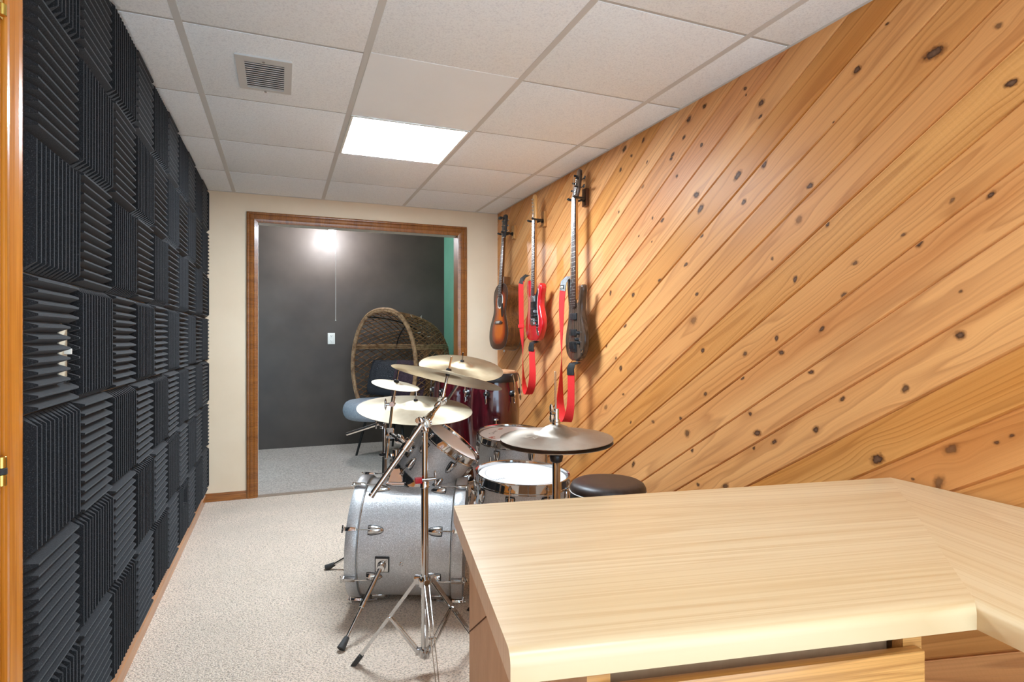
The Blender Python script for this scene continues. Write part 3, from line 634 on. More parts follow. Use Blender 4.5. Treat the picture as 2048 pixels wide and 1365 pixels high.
MB().lathe([(0, 0), (0.055, 0), (0.055, -0.02), (0.03, -0.045), (0, -0.045)], T(BX, BY, 2.335), 24).build('lamp_holder', M['white'], o)
MB().lathe([(0, -0.13), (0.018, -0.127), (0.029, -0.115), (0.033, -0.10), (0.029, -0.082), (0.016, -0.06), (0.014, -0.045), (0, -0.045)], T(BX, BY, 2.335), 24).build('bulb', M['bulb'], o)
b = MB(); b.tube([(BX+0.035, BY, 2.31), (BX+0.036, BY, 1.8), (BX+0.035, BY, 1.335)], 0.0018, 6); b.ball((BX+0.035, BY, 1.33), 0.006); b.build('pull_cord', M['white'], o)

# ------------------------------------------------------------------ acoustic foam panels
FB, FT, RH = 0.009, 0.026, 0.020
def foam(horizontal, w=0.303, h=0.296, hole=None):
    """local: x out of the wall, y along it, z up, origin at lower near corner"""
    b = MB(); n = 12
    L, S = (w, h) if horizontal else (h, w)
    if hole is None:
        b.box((0, 0, 0), (FB, w, h))
    else:
        hy0, hy1, hz0, hz1 = hole
        b.box((0, 0, 0), (FB, hy0, h)); b.box((0, hy1, 0), (FB, w, h)); b.box((0, hy0, 0), (FB, hy1, hz0)); b.box((0, hy0, hz1), (FB, hy1, h))
    def ridge(s0, s1, l0, l1, e0, e1, p=None):
        m = (s0+s1)/2; v_ = 0.0012; k_ = 0.0022
        pts = [(FB, l0, s0+v_), (FB, l1, s0+v_), (FB, l1, s1-v_), (FB, l0, s1-v_), (FB+FT, l0+e0, m-k_), (FB+FT, l1-e1, m-k_), (FB+FT, l1-e1, m+k_), (FB+FT, l0+e0, m+k_)]
        if not horizontal: pts = [(x, s_, l_) for x, l_, s_ in pts]
        fs = [(0, 1, 5, 4), (2, 3, 7, 6), (3, 0, 4, 7), (1, 2, 6, 5), (4, 5, 6, 7)]
        b.add(pts, fs)
    # partial panels keep the ridge pitch
    pitch = 0.2965/12 if horizontal else 0.3035/12
    k = int(round(S/pitch))
    for i in range(k):
        s0, s1 = i*S/k, (i+1)*S/k
        if hole and hole[2]-0.004 < (s0+s1)/2 < hole[3]+0.004:
            ridge(s0, s1, 0, hole[0], RH, 0.0015); ridge(s0, s1, hole[1], L, 0.0015, RH*0.55)
        else: ridge(s0, s1, 0, L, RH if L > 0.1 else 0.004, RH if L > 0.1 else 0.004)
    return b
rows = 7; Z0 = 0.1025; PH = 0.2985; PWY = 0.3055; Y0 = 1.476
ordn = ['first', 'second', 'third', 'fourth', 'fifth', 'sixth', 'seventh', 'eighth', 'ninth', 'tenth', 'eleventh']
protos = {}
prng = random.Random(5)
for c in range(11):
    for r in range(rows):
        hor = ((c + r) % 2) == (rows-1+1) % 2   # resolved below
        hor = ((c + (rows-1-r)) % 2) == 0
        # column 0: topmost row vertical, then horizontal ...
        hor = ((rows-1-r) % 2 == 1) if c % 2 == 0 else ((rows-1-r) % 2 == 0)
        kind = 'horizontal wedges' if hor else 'vertical wedges'
        lab = f"charcoal foam panel of {kind}, {ordn[rows-1-r]} row from ceiling, {ordn[c]} column from near door casing"
        m = T(LX, Y0 + c*PWY, Z0 + r*PH) @ Matrix.Rotation(R(prng.uniform(-0.35, 0.35)), 4, 'X') @ T(prng.uniform(0, 0.002), prng.uniform(-0.001, 0.001), prng.uniform(-0.0015, 0.0015))
        w = 0.303 if c < 10 else 0.064
        special = None
        if c == 0 and r == 3: special = (0.222, 0.283, 0.062, 0.196); lab = 'charcoal foam panel of horizontal wedges, cut out around the light switch'
        if c == 6 and r == 0: special = (0.17, 0.26, 0.13, 0.25); lab = 'charcoal foam panel of wedges, cut out around the low outlet'
        if special or c == 10 or (hor, c == 10) not in protos:
            o = foam(hor, w, 0.296, special).build('acoustic_foam_panel', M['foam'], None, None, False)
            if not special and c < 10: protos[(hor, False)] = o
        else:
            o = protos[(hor, False)].copy(); C.objects.link(o)
        o.matrix_world = m; tag(o, lab, 'foam panel', 'acoustic foam panels on the left wall')
sw = thing('light_switch', 'cream light switch showing through the foam panel cutout', 'switch', (LX, 1.735, 1.124))
MB().box((LX, 1.700, 1.062), (LX+0.012, 1.757, 1.188), None, 0.002).build('cover_plate', M['cream_plastic'], sw)
MB().box((LX+0.008, 1.733, 1.118), (LX+0.026, 1.744, 1.132), None, 0.002).build('toggle', M['white'], sw)
o = thing('wall_outlet', 'white outlet in a low foam cutout near the floor', 'outlet', (LX, 3.52, 0.29))
MB().box((LX, 3.485, 0.232), (LX+0.010, 3.555, 0.35), None, 0.002).build('cover_plate', M['white'], o)
b = MB(); b.box((LX+0.009, 3.507, 0.297), (LX+0.012, 3.533, 0.327), None, 0.002); b.box((LX+0.009, 3.507, 0.255), (LX+0.012, 3.533, 0.285), None, 0.002); b.build('socket', M['white'], o)

# ------------------------------------------------------------------ desk
ZT, TH = 0.744, 0.042
pA, pB, pC, pD = (0.395, 1.390), (1.680, 1.193), (0.280, 0.713), (1.012, 0.580)
pE, pF = (1.680, -0.12), (0.905, -0.12)
def top_section(poly, nose, mat, name, par):
    bm = bmesh.new(); lo = [bm.verts.new((x, y, ZT-TH)) for x, y in poly]; hi = [bm.verts.new((x, y, ZT)) for x, y in poly]; n = len(poly)
    bm.faces.new(list(reversed(lo))); bm.faces.new(hi)
    for i in range(n): bm.faces.new((lo[i], lo[(i+1) % n], hi[(i+1) % n], hi[i]))
    es = []; small = []
    for i, rad in nose:
        for e in bm.edges:
            if set(e.verts) == {hi[i], hi[(i+1) % n]}: es.append(e)
            if set(e.verts) == {lo[i], lo[(i+1) % n]}: small.append(e)
    bmesh.ops.bevel(bm, geom=es, offset=0.020, segments=8, affect='EDGES', profile=0.5)
    for f in bm.faces: f.smooth = True
    b = MB().bm(bm, None, True)
    return b.build(name, mat, par)
ct = thing('countertop', 'pale maple laminate countertop turning along the plank wall', 'countertop', (0.98, 0.9, ZT-TH))
top_section([pA, pC, pD, pB], [(1, 1)], M['lam_x'], 'top_section', ct)
top_section([pB, pD, pF, pE], [(1, 1)], M['lam_y'], 'top_section', ct)
cb_ = thing('desk_cabinet', 'oak drawer cabinet with tan side panel under the countertop', 'cabinet', (0.69, 1.0, 0))
q0, q1, q2, q3 = (0.430, 1.372), (0.402, 0.728), (0.955, 0.628), (1.02, 1.272)
dv = (Vector(q2)-Vector(q1)).normalized(); nv = Vector((dv.y, -dv.x))   # outward (towards the camera) normal of the front
zt = ZT-TH
b = MB(); b.prism([q0, (q1[0], q1[1]), (q1[0]+dv.x*0.018, q1[1]+dv.y*0.018), (q0[0]+0.018, q0[1])], 0, zt); b.build('side_panel', M['cab_side'], cb_)
# groove in the side panel
sdir = (Vector(q1)-Vector(q0)).normalized(); sn = Vector((-1, 0))
gp = lambda u, z, d=0.0006: (q0[0]+sdir.x*u-d, q0[1]+sdir.y*u, z)
g0, g1 = (0.0, 0.434), (0.36, 0.690)
b = MB(); dz = 0.0022; b.add([gp(g0[0], g0[1]-dz), gp(g1[0], g1[1]-dz), gp(g1[0], g1[1]+dz), gp(g0[0], g0[1]+dz)], [(0, 1, 2, 3)]); b.build('panel_joint', plain('dark_joint', srgb(92, 60, 32), 0.8), cb_)
b = MB(); b.prism([(q3[0], q3[1]), (q3[0]-0.018, q3[1]), (q2[0]-dv.x*0.018, q2[1]-dv.y*0.018), (q2[0], q2[1])], 0, zt); b.build('side_panel', M['cab_side'], cb_)
b = MB(); b.prism([(q0[0]+0.018, q0[1]), (q0[0]+0.018, q0[1]-0.016), (q3[0]-0.018, q3[1]-0.016), (q3[0]-0.018, q3[1])], 0, zt); b.build('back_panel', M['cab_side'], cb_)
Lf = (Vector(q2)-Vector(q1)).length
FM = Matrix(((dv.x, -nv.x, 0, q1[0]), (dv.y, -nv.y, 0, q1[1]), (0, 0, 1, 0), (0, 0, 0, 1)))   # local x along the front, y inwards
b = MB(); b.box((0, -0.0005, 0.08), (0.035, 0.02, zt), FM); b.box((Lf-0.035, -0.0005, 0.08), (Lf, 0.02, zt), FM); b.box((0.035, -0.0005, zt-0.012), (Lf-0.035, 0.02, zt), FM); b.box((0.035, -0.0005, 0.08), (Lf-0.035, 0.02, 0.10), FM)
b.box((0.035, 0.0, 0.38), (Lf-0.035, 0.02, 0.41), FM)
b.build('face_frame', M['drawer_oak'], cb_)
MB().box((0.02, 0.05, 0.0), (Lf-0.02, 0.07, 0.08), FM).build('toe_kick', M['black'], cb_)
MB().box((0.036, 0.03, 0.1), (Lf-0.036, 0.035, zt-0.012), FM).build('drawer_box', M['cab_side'], cb_)
for z0_, z1_ in ((0.53, zt-0.034), (0.32, 0.515), (0.10, 0.305)):
    d = MB().box((0.022, -0.019, z0_), (Lf-0.012, -0.001, z1_), FM, 0.004).build('drawer', M['drawer_oak'], cb_)

# ------------------------------------------------------------------ guitars
def gframe(x, y, z, lean=0.0, yaw=0.0, roll=0.0):
    B = Matrix(((0, 0, -1, 0), (-1, 0, 0, 0), (0, 1, 0, 0), (0, 0, 0, 1)))
    return T(x, y, z) @ Matrix.Rotation(R(yaw), 4, 'Z') @ Matrix.Rotation(R(lean), 4, 'Y') @ Matrix.Rotation(R(roll), 4, 'X') @ B
def neck_parts(g, scale, joint, end, w0, w1, mat_neck, mat_board, nfr, th=0.018, side='both'):
    """local: nut at the origin, body towards -y, fretboard face at z=0"""
    b = MB(); K = 7; vs = []; 
    for y, w, t_ in ((0.0, w0, th), (-joint, w0+(w1-w0)*joint/end, th+0.004)):
        for i in range(K):
            a = PI*i/(K-1); vs.append((-w/2*math.cos(a), y, -0.006 - t_*math.sin(a)))
    fs = [(i, i+1, K+i+1, K+i) for i in range(K-1)] + [tuple(range(K)), tuple(range(2*K-1, K-1, -1)), (0, K, 2*K-1, K-1)]
    b.add(vs, fs, None, True); b.build('neck', mat_neck, g, None, False)
    fb = MB().prism([(-w0/2, 0), (-w1/2, -end), (w1/2, -end), (w0/2, 0)], -0.006, 0.0, None, 0.001).build('fretboard', mat_board, g, None, False)
    pos = lambda k: scale*(1-2**(-k/12))
    for k in range(1, nfr+1):
        y = -pos(k); w = w0+(w1-w0)*(-y)/end
        if -y < end-0.002: MB().box((-w/2, y-0.001, -0.001), (w/2, y+0.001, 0.0012)).build('fret', M['fret'], fb, None, False)
    for k in (3, 5, 7, 9, 12, 15, 17, 19):
        y = -(pos(k)+pos(k-1))/2
        if -y < end-0.01 and k <= nfr:
            for dx in ((-0.011, 0.011) if k == 12 else (0,)): MB().cyl((dx, y, -0.0005), (dx, y, 0.0004), 0.003, 8).build('fret_marker', M['ivory'], fb, None, False)
    MB().box((-w0/2, -0.002, -0.004), (w0/2, 0.003, 0.003)).build('nut', M['ivory'], g, None, False)
def strings(g, n, w0, w1, y1, h0, h1, rad=0.0006, heads=None):
    for i in range(n):
        b = MB(); f = i/(n-1)-0.5; r = rad*(1.5-i/(n-1))
        b.tube([(f*w0*0.82, 0.002, h0), (f*w1, y1, h1)], r, 4)
        if heads: b.tube([(f*w0*0.82, 0.002, h0), heads[i]], r, 4)
        b.build('string', M['string'], g, None, False)
def tuners(g, pts, side, mat, length=0.016):
    for x, y, sg in pts:
        b = MB(); b.cyl((x, y, -0.012), (x, y, 0.008), 0.0035, 10); b.cyl((x, y, -0.004), (x, y, 0.0005), 0.006, 10)
        b.cyl((x, y, -0.020), (x+sg*length, y, -0.020), 0.002, 6); b.ball((x+sg*(length+0.009), y, -0.020), 0.009, None, (1.1, 0.75, 0.4), 10)
        b.box((x-0.006, y-0.008, -0.026), (x+0.006, y+0.008, -0.014), None, 0.002)
        b.build('tuning_peg', mat, g, None, False)
# --- acoustic
ag = thing('acoustic_guitar', 'sunburst acoustic guitar hanging nearest the back wall corner', 'guitar', Mx=gframe(1.580, 4.185, 1.925, 3.6))
half = [(0, -0.355), (0.05, -0.357), (0.10, -0.372), (0.138, -0.405), (0.148, -0.445), (0.141, -0.49), (0.128, -0.53), (0.126, -0.56), (0.138, -0.60), (0.170, -0.65), (0.193, -0.70), (0.199, -0.745), (0.188, -0.79), (0.155, -0.83), (0.10, -0.853), (0.05, -0.859), (0, -0.86)]
outl = crom([(-x, y) for x, y in half[1:-1]] + [half[-1]] + [(x, y) for x, y in reversed(half[1:-1])] + [half[0]], 4)
outl = [(p[0], p[1]) for p in crom([(x, y, 0) for x, y in ([(-a, c) for a, c in half[1:-1]] + [half[-1]] + list(reversed(half[1:-1])) + [half[0]])], 4)] if False else [(p.x, p.y) for p in [Vector((q[0], q[1], 0)) for q in outl]] if False else None
pts = [(-x, y, 0) for x, y in half[1:-1]] + [(0, -0.86, 0)] + [(x, y, 0) for x, y in reversed(half[1:-1])] + [(0, -0.355, 0)]
outl = [(p.x, p.y) for p in crom(pts, 4)]
ZF = -0.010
b = MB(); n = len(outl); vs = []; fs = []
for i in range(n): vs += [(outl[i][0], outl[i][1], ZF-0.0005), (outl[i][0], outl[i][1], ZF-0.108)]
for i in range(n):
    j = (i+1) % n; fs.append((2*i, 2*j, 2*j+1, 2*i+1))
fs.append(tuple(2*i+1 for i in range(n)))
b.add(vs, fs, None, True); b.build('body_sides', M['mahogany_side'], ag, None, False)
b = MB()
for zz in (ZF, ZF-0.107): b.tube([(x, y, zz-0.001) for x, y in outl], 0.0022, 6, True)
b.build('binding', plain('dark_cream_binding', srgb(70, 60, 52), 0.3), ag, None, False)
bm = bmesh.new(); ue = bm.loops.layers.uv.new('edge'); rings_ = []
for t_ in (0, 0.08, 0.16, 0.25, 0.35, 0.5, 0.7, 0.9):
    rings_.append([(bm.verts.new((x*(1-t_), -0.65+(y+0.65)*(1-t_*0.72), ZF)), t_*1.1) for x, y in outl])
for a_, c_ in zip(rings_, rings_[1:]):
    for i in range(n):
        j = (i+1) % n; q = (a_[i], a_[j], c_[j], c_[i]); f = bm.faces.new([u_[0] for u_ in q])
        for lp, u_ in zip(f.loops, q): lp[ue].uv = (u_[1], 0)
f = bm.faces.new([u_[0] for u_ in rings_[-1]])
for lp in f.loops: lp[ue].uv = (1, 0)
me = bpy.data.meshes.new('soundboard'); bm.to_mesh(me); bm.free(); me.materials.append(M['sunburst']); o = bpy.data.objects.new('soundboard', me); C.objects.link(o); o.parent = ag
b = MB(); b.cyl((0, -0.487, ZF-0.001), (0, -0.487, ZF+0.0008), 0.049, 32); b.build('sound_hole', M['black'], ag, None, False)
b = MB(); b.lathe([(0.050, 0.0006), (0.050, 0.0016), (0.059, 0.0016), (0.059, 0.0006)], T(0, -0.487, ZF), 40); b.build('rosette', M['ivory'], ag, None, False)
pg = crom([(0.040, -0.525), (0.062, -0.500), (0.075, -0.53), (0.088, -0.57), (0.080, -0.605), (0.055, -0.612), (0.036, -0.58)], 4) if False else crom([(x, y, 0) for x, y in [(0.030, -0.530), (0.058, -0.505), (0.072, -0.53), (0.086, -0.57), (0.080, -0.603), (0.055, -0.612), (0.034, -0.58)]], 4)
MB().prism([(p.x, p.y) for p in reversed(pg)], ZF, ZF+0.002).build('pickguard', M['pickguard'], ag, None, False)
MB().prism([(-0.075, -0.664), (0.075, -0.664), (0.082, -0.652), (0.05, -0.640), (-0.05, -0.640), (-0.082, -0.652)], ZF, ZF+0.009, None, 0.002).build('bridge', M['rosewood'], ag, None, False)
b = MB(); b.box((-0.037, -0.648, ZF+0.008), (0.037, -0.645, ZF+0.014)); 
for i in range(6): b.ball((-0.028+i*0.0112, -0.656, ZF+0.0095), 0.003, None, (1, 1, 1), 8)
b.build('saddle', M['ivory'], ag, None, False)
neck_parts(ag, 0.648, 0.36, 0.455, 0.043, 0.056, M['mahogany_side'], M['rosewood'], 20, 0.017)
MB().prism([(-0.03, -0.30), (-0.03, -0.357), (0.03, -0.357), (0.03, -0.30)], -0.075, -0.012, None, 0.008).build('heel', M['mahogany_side'], ag, None, False)
MB().prism([(0.022, 0.002), (0.034, 0.055), (0.037, 0.165), (0.02, 0.178), (-0.02, 0.178), (-0.037, 0.165), (-0.034, 0.055), (-0.022, 0.002)], -0.019, -0.003, None, 0.002).build('headstock', M['black'], ag, None, False)
tuners(ag, [(-0.024, 0.05, -1), (-0.024, 0.09, -1), (-0.024, 0.13, -1), (0.024, 0.05, 1), (0.024, 0.09, 1), (0.024, 0.13, 1)], 0, M['chrome'])
strings(ag, 6, 0.043, 0.055, -0.647, 0.003, ZF+0.014, 0.0006, [(-0.024, 0.05, 0.004), (-0.024, 0.09, 0.004), (-0.024, 0.13, 0.004), (0.024, 0.13, 0.004), (0.024, 0.09, 0.004), (0.024, 0.05, 0.004)])
b = MB(); b.cyl((0, -0.86, ZF-0.055), (0, -0.875, ZF-0.055), 0.005, 10); b.build('strap_button', M['chrome'], ag, None, False)
ct_ = thing('clip_on_tuner', 'small black clip-on tuner on the acoustic guitar headstock', 'tuner', (1.56, 4.24, 2.08))
am = WM['acoustic_guitar']
b = MB(); b.box((-0.075, 0.150, -0.002), (-0.040, 0.172, 0.020), am, 0.004); b.build('tuner_body', M['black'], ct_)
b = MB(); b.box((-0.045, 0.158, -0.022), (-0.022, 0.168, -0.0195), am, 0.001); b.box((-0.045, 0.158, -0.022), (-0.040, 0.168, 0.004), am, 0.001); b.build('clip', M['black'], ct_)
b = MB(); b.box((-0.071, 0.154, 0.0195), (-0.044, 0.168, 0.0206), am); b.build('screen', plain('tuner_screen', (0.02, 0.06, 0.10, 1), 0.1), ct_)

# --- electric
eg = thing('electric_guitar', 'red electric guitar with black pickguard hanging in the middle', 'guitar', Mx=gframe(1.592, 3.625, 1.955, 1.0, -4))
S = -0.822
eo = [(0.0, 0.0), (0.07, 0.004), (0.122, 0.035), (0.152, 0.09), (0.156, 0.145), (0.132, 0.20), (0.112, 0.243), (0.116, 0.29), (0.134, 0.335), (0.137, 0.365), (0.118, 0.386), (0.094, 0.380), (0.070, 0.350), (0.045, 0.326), (0.030, 0.322),
      (-0.030, 0.334), (-0.052, 0.345), (-0.070, 0.372), (-0.092, 0.412), (-0.122, 0.424), (-0.146, 0.400), (-0.142, 0.345), (-0.118, 0.285), (-0.114, 0.240), (-0.130, 0.19), (-0.158, 0.135), (-0.160, 0.085), (-0.132, 0.030), (-0.075, 0.004)]
eo = [(p.x, p.y+S) for p in crom([(x, y, 0) for x, y in eo], 4)]
MB().prism(eo, -0.052, -0.008, None, 0.010, 5).build('body', M['red_lacquer'], eg, None, False)
po = [(0.0, 0.150), (0.035, 0.150), (0.060, 0.135), (0.085, 0.095), (0.100, 0.090), (0.108, 0.11), (0.104, 0.16), (0.088, 0.20), (0.080, 0.24), (0.086, 0.29), (0.098, 0.325), (0.092, 0.352), (0.070, 0.335), (0.045, 0.312), (0.0, 0.305), (-0.045, 0.312), (-0.058, 0.30), (-0.052, 0.24), (-0.048, 0.16)]
po = [(p.x, p.y+S) for p in crom([(x, y, 0) for x, y in po], 4)]
MB().prism(po, -0.0085, -0.0062, None, 0.0).build('pickguard_edge', M['pick_edge'], eg, None, False)
cx, cy = 0.02, S+0.23
MB().prism([((x-cx)*0.965+cx, (y-cy)*0.972+cy) for x, y in po], -0.0065, -0.0055).build('pickguard', M['pickguard'], eg, None, False)
b = MB(); b.box((-0.036, S+0.268, -0.006), (0.036, S+0.304, 0.000), None, 0.002); b.build('pickup', M['satin_steel'], eg, None, False)
for yy in (0.222, 0.175):
    b = MB(); b.box((-0.04, S+yy-0.008, -0.006), (0.04, S+yy+0.008, -0.001), None, 0.003); o = b.build('pickup', M['pickguard'], eg, None, False)
    b = MB(); [b.cyl((-0.027+i*0.0108, S+yy, -0.001), (-0.027+i*0.0108, S+yy, 0.0003), 0.0024, 8) for i in range(6)]; b.build('pole_pieces', M['chrome'], o, None, False)
b = MB(); b.box((-0.042, S+0.108, -0.008), (0.042, S+0.15, -0.005), None, 0.001)
for i in range(6): b.box((-0.032+i*0.0108, S+0.112, -0.005), (-0.023+i*0.0108, S+0.146, 0.002), None, 0.001)
b.build('bridge', M['chrome'], eg, None, False)
for q in ((0.066, 0.172), (0.082, 0.135), (0.100, 0.108)):
    b = MB(); b.cyl((q[0], S+q[1], -0.006), (q[0], S+q[1], 0.009), 0.010, 14, 0.008); b.build('control_knob', M['black'], eg, None, False)
b = MB(); b.box((0.052, S+0.192, -0.006), (0.056, S+0.21, 0.008)); b.ball((0.054, S+0.2, 0.009), 0.003); b.build('selector_switch', M['chrome'], eg, None, False)
jm = T(0.094, S+0.066, -0.008) @ Matrix.Rotation(R(38), 4, 'Z')
b = MB(); b.prism([(p.x, p.y) for p in crom([(0, -0.036, 0), (0.011, -0.02, 0), (0.013, 0, 0), (0.011, 0.02, 0), (0, 0.036, 0), (-0.011, 0.02, 0), (-0.013, 0, 0), (-0.011, -0.02, 0)], 4)], 0, 0.003, jm, 0.001); b.build('jack_plate', M['chrome'], eg, None, False)
neck_parts(eg, 0.648, 0.50, 0.512, 0.042, 0.056, M['headwood'], M['rosewood'], 21)
ho = [(0.021, 0.0), (0.024, 0.03), (0.032, 0.05), (0.040, 0.075), (0.043, 0.12), (0.043, 0.165), (0.030, 0.183), (0.008, 0.180), (-0.008, 0.165), (-0.014, 0.145), (-0.022, 0.05), (-0.0215, 0.02), (-0.021, 0.0)]
ho2 = [(-x, y) for x, y in reversed(ho)]
MB().prism([(x, y) for x, y in ho2], -0.020, -0.005, None, 0.003).build('headstock', M['headwood'], eg, None, False)
ep = [(-0.020-0.0035*i, 0.022+0.025*i, -1) for i in range(6)]
ep = [(x+0.012, y, s_) for x, y, s_ in ep]
tuners(eg, ep, 0, M['chrome'], 0.018)
strings(eg, 6, 0.042, 0.053, S+0.13, 0.003, 0.003, 0.0005, [(x, y, 0.003) for x, y, _ in ep])
for q in ((0, -0.001), (-0.135, 0.42)):
    b = MB(); b.cyl((q[0], S+q[1], -0.030), (q[0], S+q[1]+(-0.012 if q[1] < 0 else 0.012), -0.030), 0.005, 10); b.build('strap_button', M['chrome'], eg, None, False)

# --- bass
bg = thing('bass_guitar', 'smoky brown five-string bass guitar hanging nearest the camera', 'guitar', Mx=gframe(1.596, 3.048, 1.980, 0.6, -6))
S = -0.960
bo = [(0.0, 0.0), (0.06, 0.006), (0.112, 0.04), (0.142, 0.095), (0.144, 0.155), (0.122, 0.215), (0.100, 0.265), (0.092, 0.32), (0.104, 0.375), (0.114, 0.420), (0.104, 0.442), (0.086, 0.436), (0.070, 0.395), (0.054, 0.352), (0.034, 0.338),
      (-0.034, 0.350), (-0.050, 0.368), (-0.060, 0.41), (-0.076, 0.46), (-0.100, 0.492), (-0.122, 0.485), (-0.126, 0.44), (-0.108, 0.36), (-0.100, 0.30), (-0.112, 0.23), (-0.138, 0.165), (-0.146, 0.105), (-0.122, 0.04), (-0.065, 0.005)]
bo = [(p.x, p.y+S) for p in crom([(x, y, 0) for x, y in bo], 4)]
MB().prism(bo, -0.050, -0.010, None, 0.014, 5).build('body', M['bass_body'], bg, None, False)
for yy in (0.262, 0.168):
    b = MB(); b.box((-0.048, S+yy-0.019, -0.010), (0.048, S+yy+0.019, 0.000), None, 0.004); b.build('pickup', M['black'], bg, None, False)
b = MB(); b.box((-0.045, S+0.055, -0.010), (0.045, S+0.115, -0.003), None, 0.003)
for i in range(5): b.box((-0.041+i*0.0175, S+0.07, -0.003), (-0.029+i*0.0175, S+0.11, 0.004), None, 0.002)
b.build('bridge', M['black'], bg, None, False)
for q in ((0.082, 0.165), (0.064, 0.128), (0.088, 0.108)):
    b = MB(); b.cyl((q[0], S+q[1], -0.011), (q[0], S+q[1], 0.010), 0.0105, 14, 0.009); b.build('control_knob', M['black'], bg, None, False)
b = MB(); b.lathe([(0.004, 0.0), (0.010, 0.0), (0.010, 0.003), (0.004, 0.004)], WM['bass_guitar'] @ T(0.118, S+0.062, -0.012), 16); b.build('jack_socket', M['chrome'], bg)
neck_parts(bg, 0.864, 0.60, 0.645, 0.047, 0.070, M['headwood'], M['rosewood'], 24, 0.020)
MB().prism([(0.0235, 0.0), (0.040, 0.045), (0.036, 0.125), (0.020, 0.165), (-0.004, 0.178), (-0.026, 0.170), (-0.036, 0.12), (-0.040, 0.05), (-0.0235, 0.0)], -0.022, -0.006, WM['bass_guitar'] @ T(0, 0, 0) @ Matrix.Rotation(R(-8), 4, 'X'), 0.003).build('headstock', M['bass_body'], bg)
bp = [(-0.026, 0.045, -1), (-0.024, 0.09, -1), (-0.018, 0.135, -1), (0.026, 0.060, 1), (0.022, 0.110, 1)]
for x, y, sg in bp:
    b = MB(); mm = WM['bass_guitar'] @ Matrix.Rotation(R(-8), 4, 'X')
    b.add(*(lambda q: (q.v, q.f))(MB().cyl((x, y, -0.014), (x, y, 0.012), 0.006, 12)), mm, True)
    b.add(*(lambda q: (q.v, q.f))(MB().cyl((x, y, -0.026), (x+sg*0.03, y, -0.026), 0.003, 8)), mm, True)
    b.add(*(lambda q: (q.v, q.f))(MB().ball((x+sg*0.042, y, -0.026), 0.013, None, (1.1, 0.9, 0.3), 12)), mm, True)
    b.build('tuning_peg', M['black'], bg)
strings(bg, 5, 0.047, 0.072, S+0.09, 0.003, 0.006, 0.0011, [(x, y, -0.006) for x, y, _ in [bp[0], bp[1], bp[2], bp[4], bp[3]]])
b = MB(); b.cyl((0, S-0.001, -0.030), (0, S-0.016, -0.030), 0.005, 10); b.build('strap_button', M['chrome'], bg, None, False)

# --- wall hangers
def hanger(y, z, xn, mat, label, w=0.020):
    o = thing('guitar_hanger', label, 'guitar hanger', (XW, y, z), group=None)
    MB().box((XW-0.020, y-0.026, z-0.052), (XW-0.0005, y+0.026, z+0.052), None, 0.003).build('block', mat, o)
    b = MB(); b.cyl((XW-0.018, y, z-0.012), (xn+0.045, y, z-0.012), 0.008, 12); b.cyl((XW-0.018, y, z-0.012), (XW-0.03, y, z-0.012), 0.014, 14); b.build('arm', M['blackmetal'], o)
    for sg in (-1, 1):
        b = MB(); b.tube(crom([(xn+0.048, y+sg*0.004, z-0.012), (xn+0.040, y+sg*0.034, z-0.014), (xn+0.015, y+sg*0.037, z-0.014), (xn-0.022, y+sg*0.038, z-0.012), (xn-0.032, y+sg*0.039, z-0.006)], 4, False), 0.0075, 8)
        b.build('prong', M['black'], o)
    return o
hanger(4.205, 1.975, 1.592, M['hangerwood'], 'black guitar hanger on a pale wood block holding the acoustic guitar')
hanger(3.645, 1.972, 1.604, M['hangerwood'], 'black guitar hanger on a wood block holding the red guitar')
hanger(3.058, 1.990, 1.612, M['hangerdark'], 'black guitar hanger on a dark wood block holding the bass guitar')

# --- straps
def strap(label, path, wd, w, e0, e1, mat0, name='guitar_strap'):
    o = thing(name, label, 'strap', path[len(path)//2])
    P = crom(path, 6, False); D = crom(wd, 6, False)
    MB().ribbon(P, D, w, 0.0025).build('webbing', M['strap_red'], o)
    return o
es = strap('red guitar strap looping below the red electric guitar',
      [(1.583, 3.772, 1.560), (1.566, 3.782, 1.535), (1.568, 3.788, 1.42), (1.572, 3.79, 1.231), (1.578, 3.782, 1.072), (1.580, 3.780, 0.914), (1.582, 3.752, 0.802), (1.58, 3.692, 0.766), (1.575, 3.622, 0.825), (1.57, 3.592, 0.92), (1.57, 3.600, 1.02), (1.572, 3.608, 1.075)],
      [(0.35, -1, 0), (0.35, -1, 0), (0.35, -1, 0), (0.25, -1, 0), (-0.30, -0.95, 0), (-0.55, -0.8, 0), (-0.9, -0.4, 0), (-1, 0.1, 0), (-1, 0.7, 0), (-0.7, 1, 0), (-0.5, 1, 0), (-0.5, 1, 0)], 0.050, 0, 0, None)
b = MB(); b.ribbon([(1.610, 3.745, 1.592), (1.590, 3.762, 1.590), (1.570, 3.778, 1.565), (1.566, 3.784, 1.535)], [(0.35, -1, 0)]*4, 0.045, 0.004); b.build('leather_end', M['leather'], es)
b = MB(); b.ribbon([(1.568, 3.608, 1.065), (1.566, 3.608, 1.09), (1.572, 3.610, 1.120), (1.612, 3.612, 1.132)], [(0.4, -1, 0)]*4, 0.048, 0.004); b.build('leather_end', M['leather'], es)
b = MB(); b.box((-0.030, -0.012, -0.004), (0.030, 0.012, 0.004), frame((1.570, 3.79, 1.238), (-1, -0.35, 0), (0.35, -1, 0)), 0.003); b.build('slider', M['strap_red'], es)
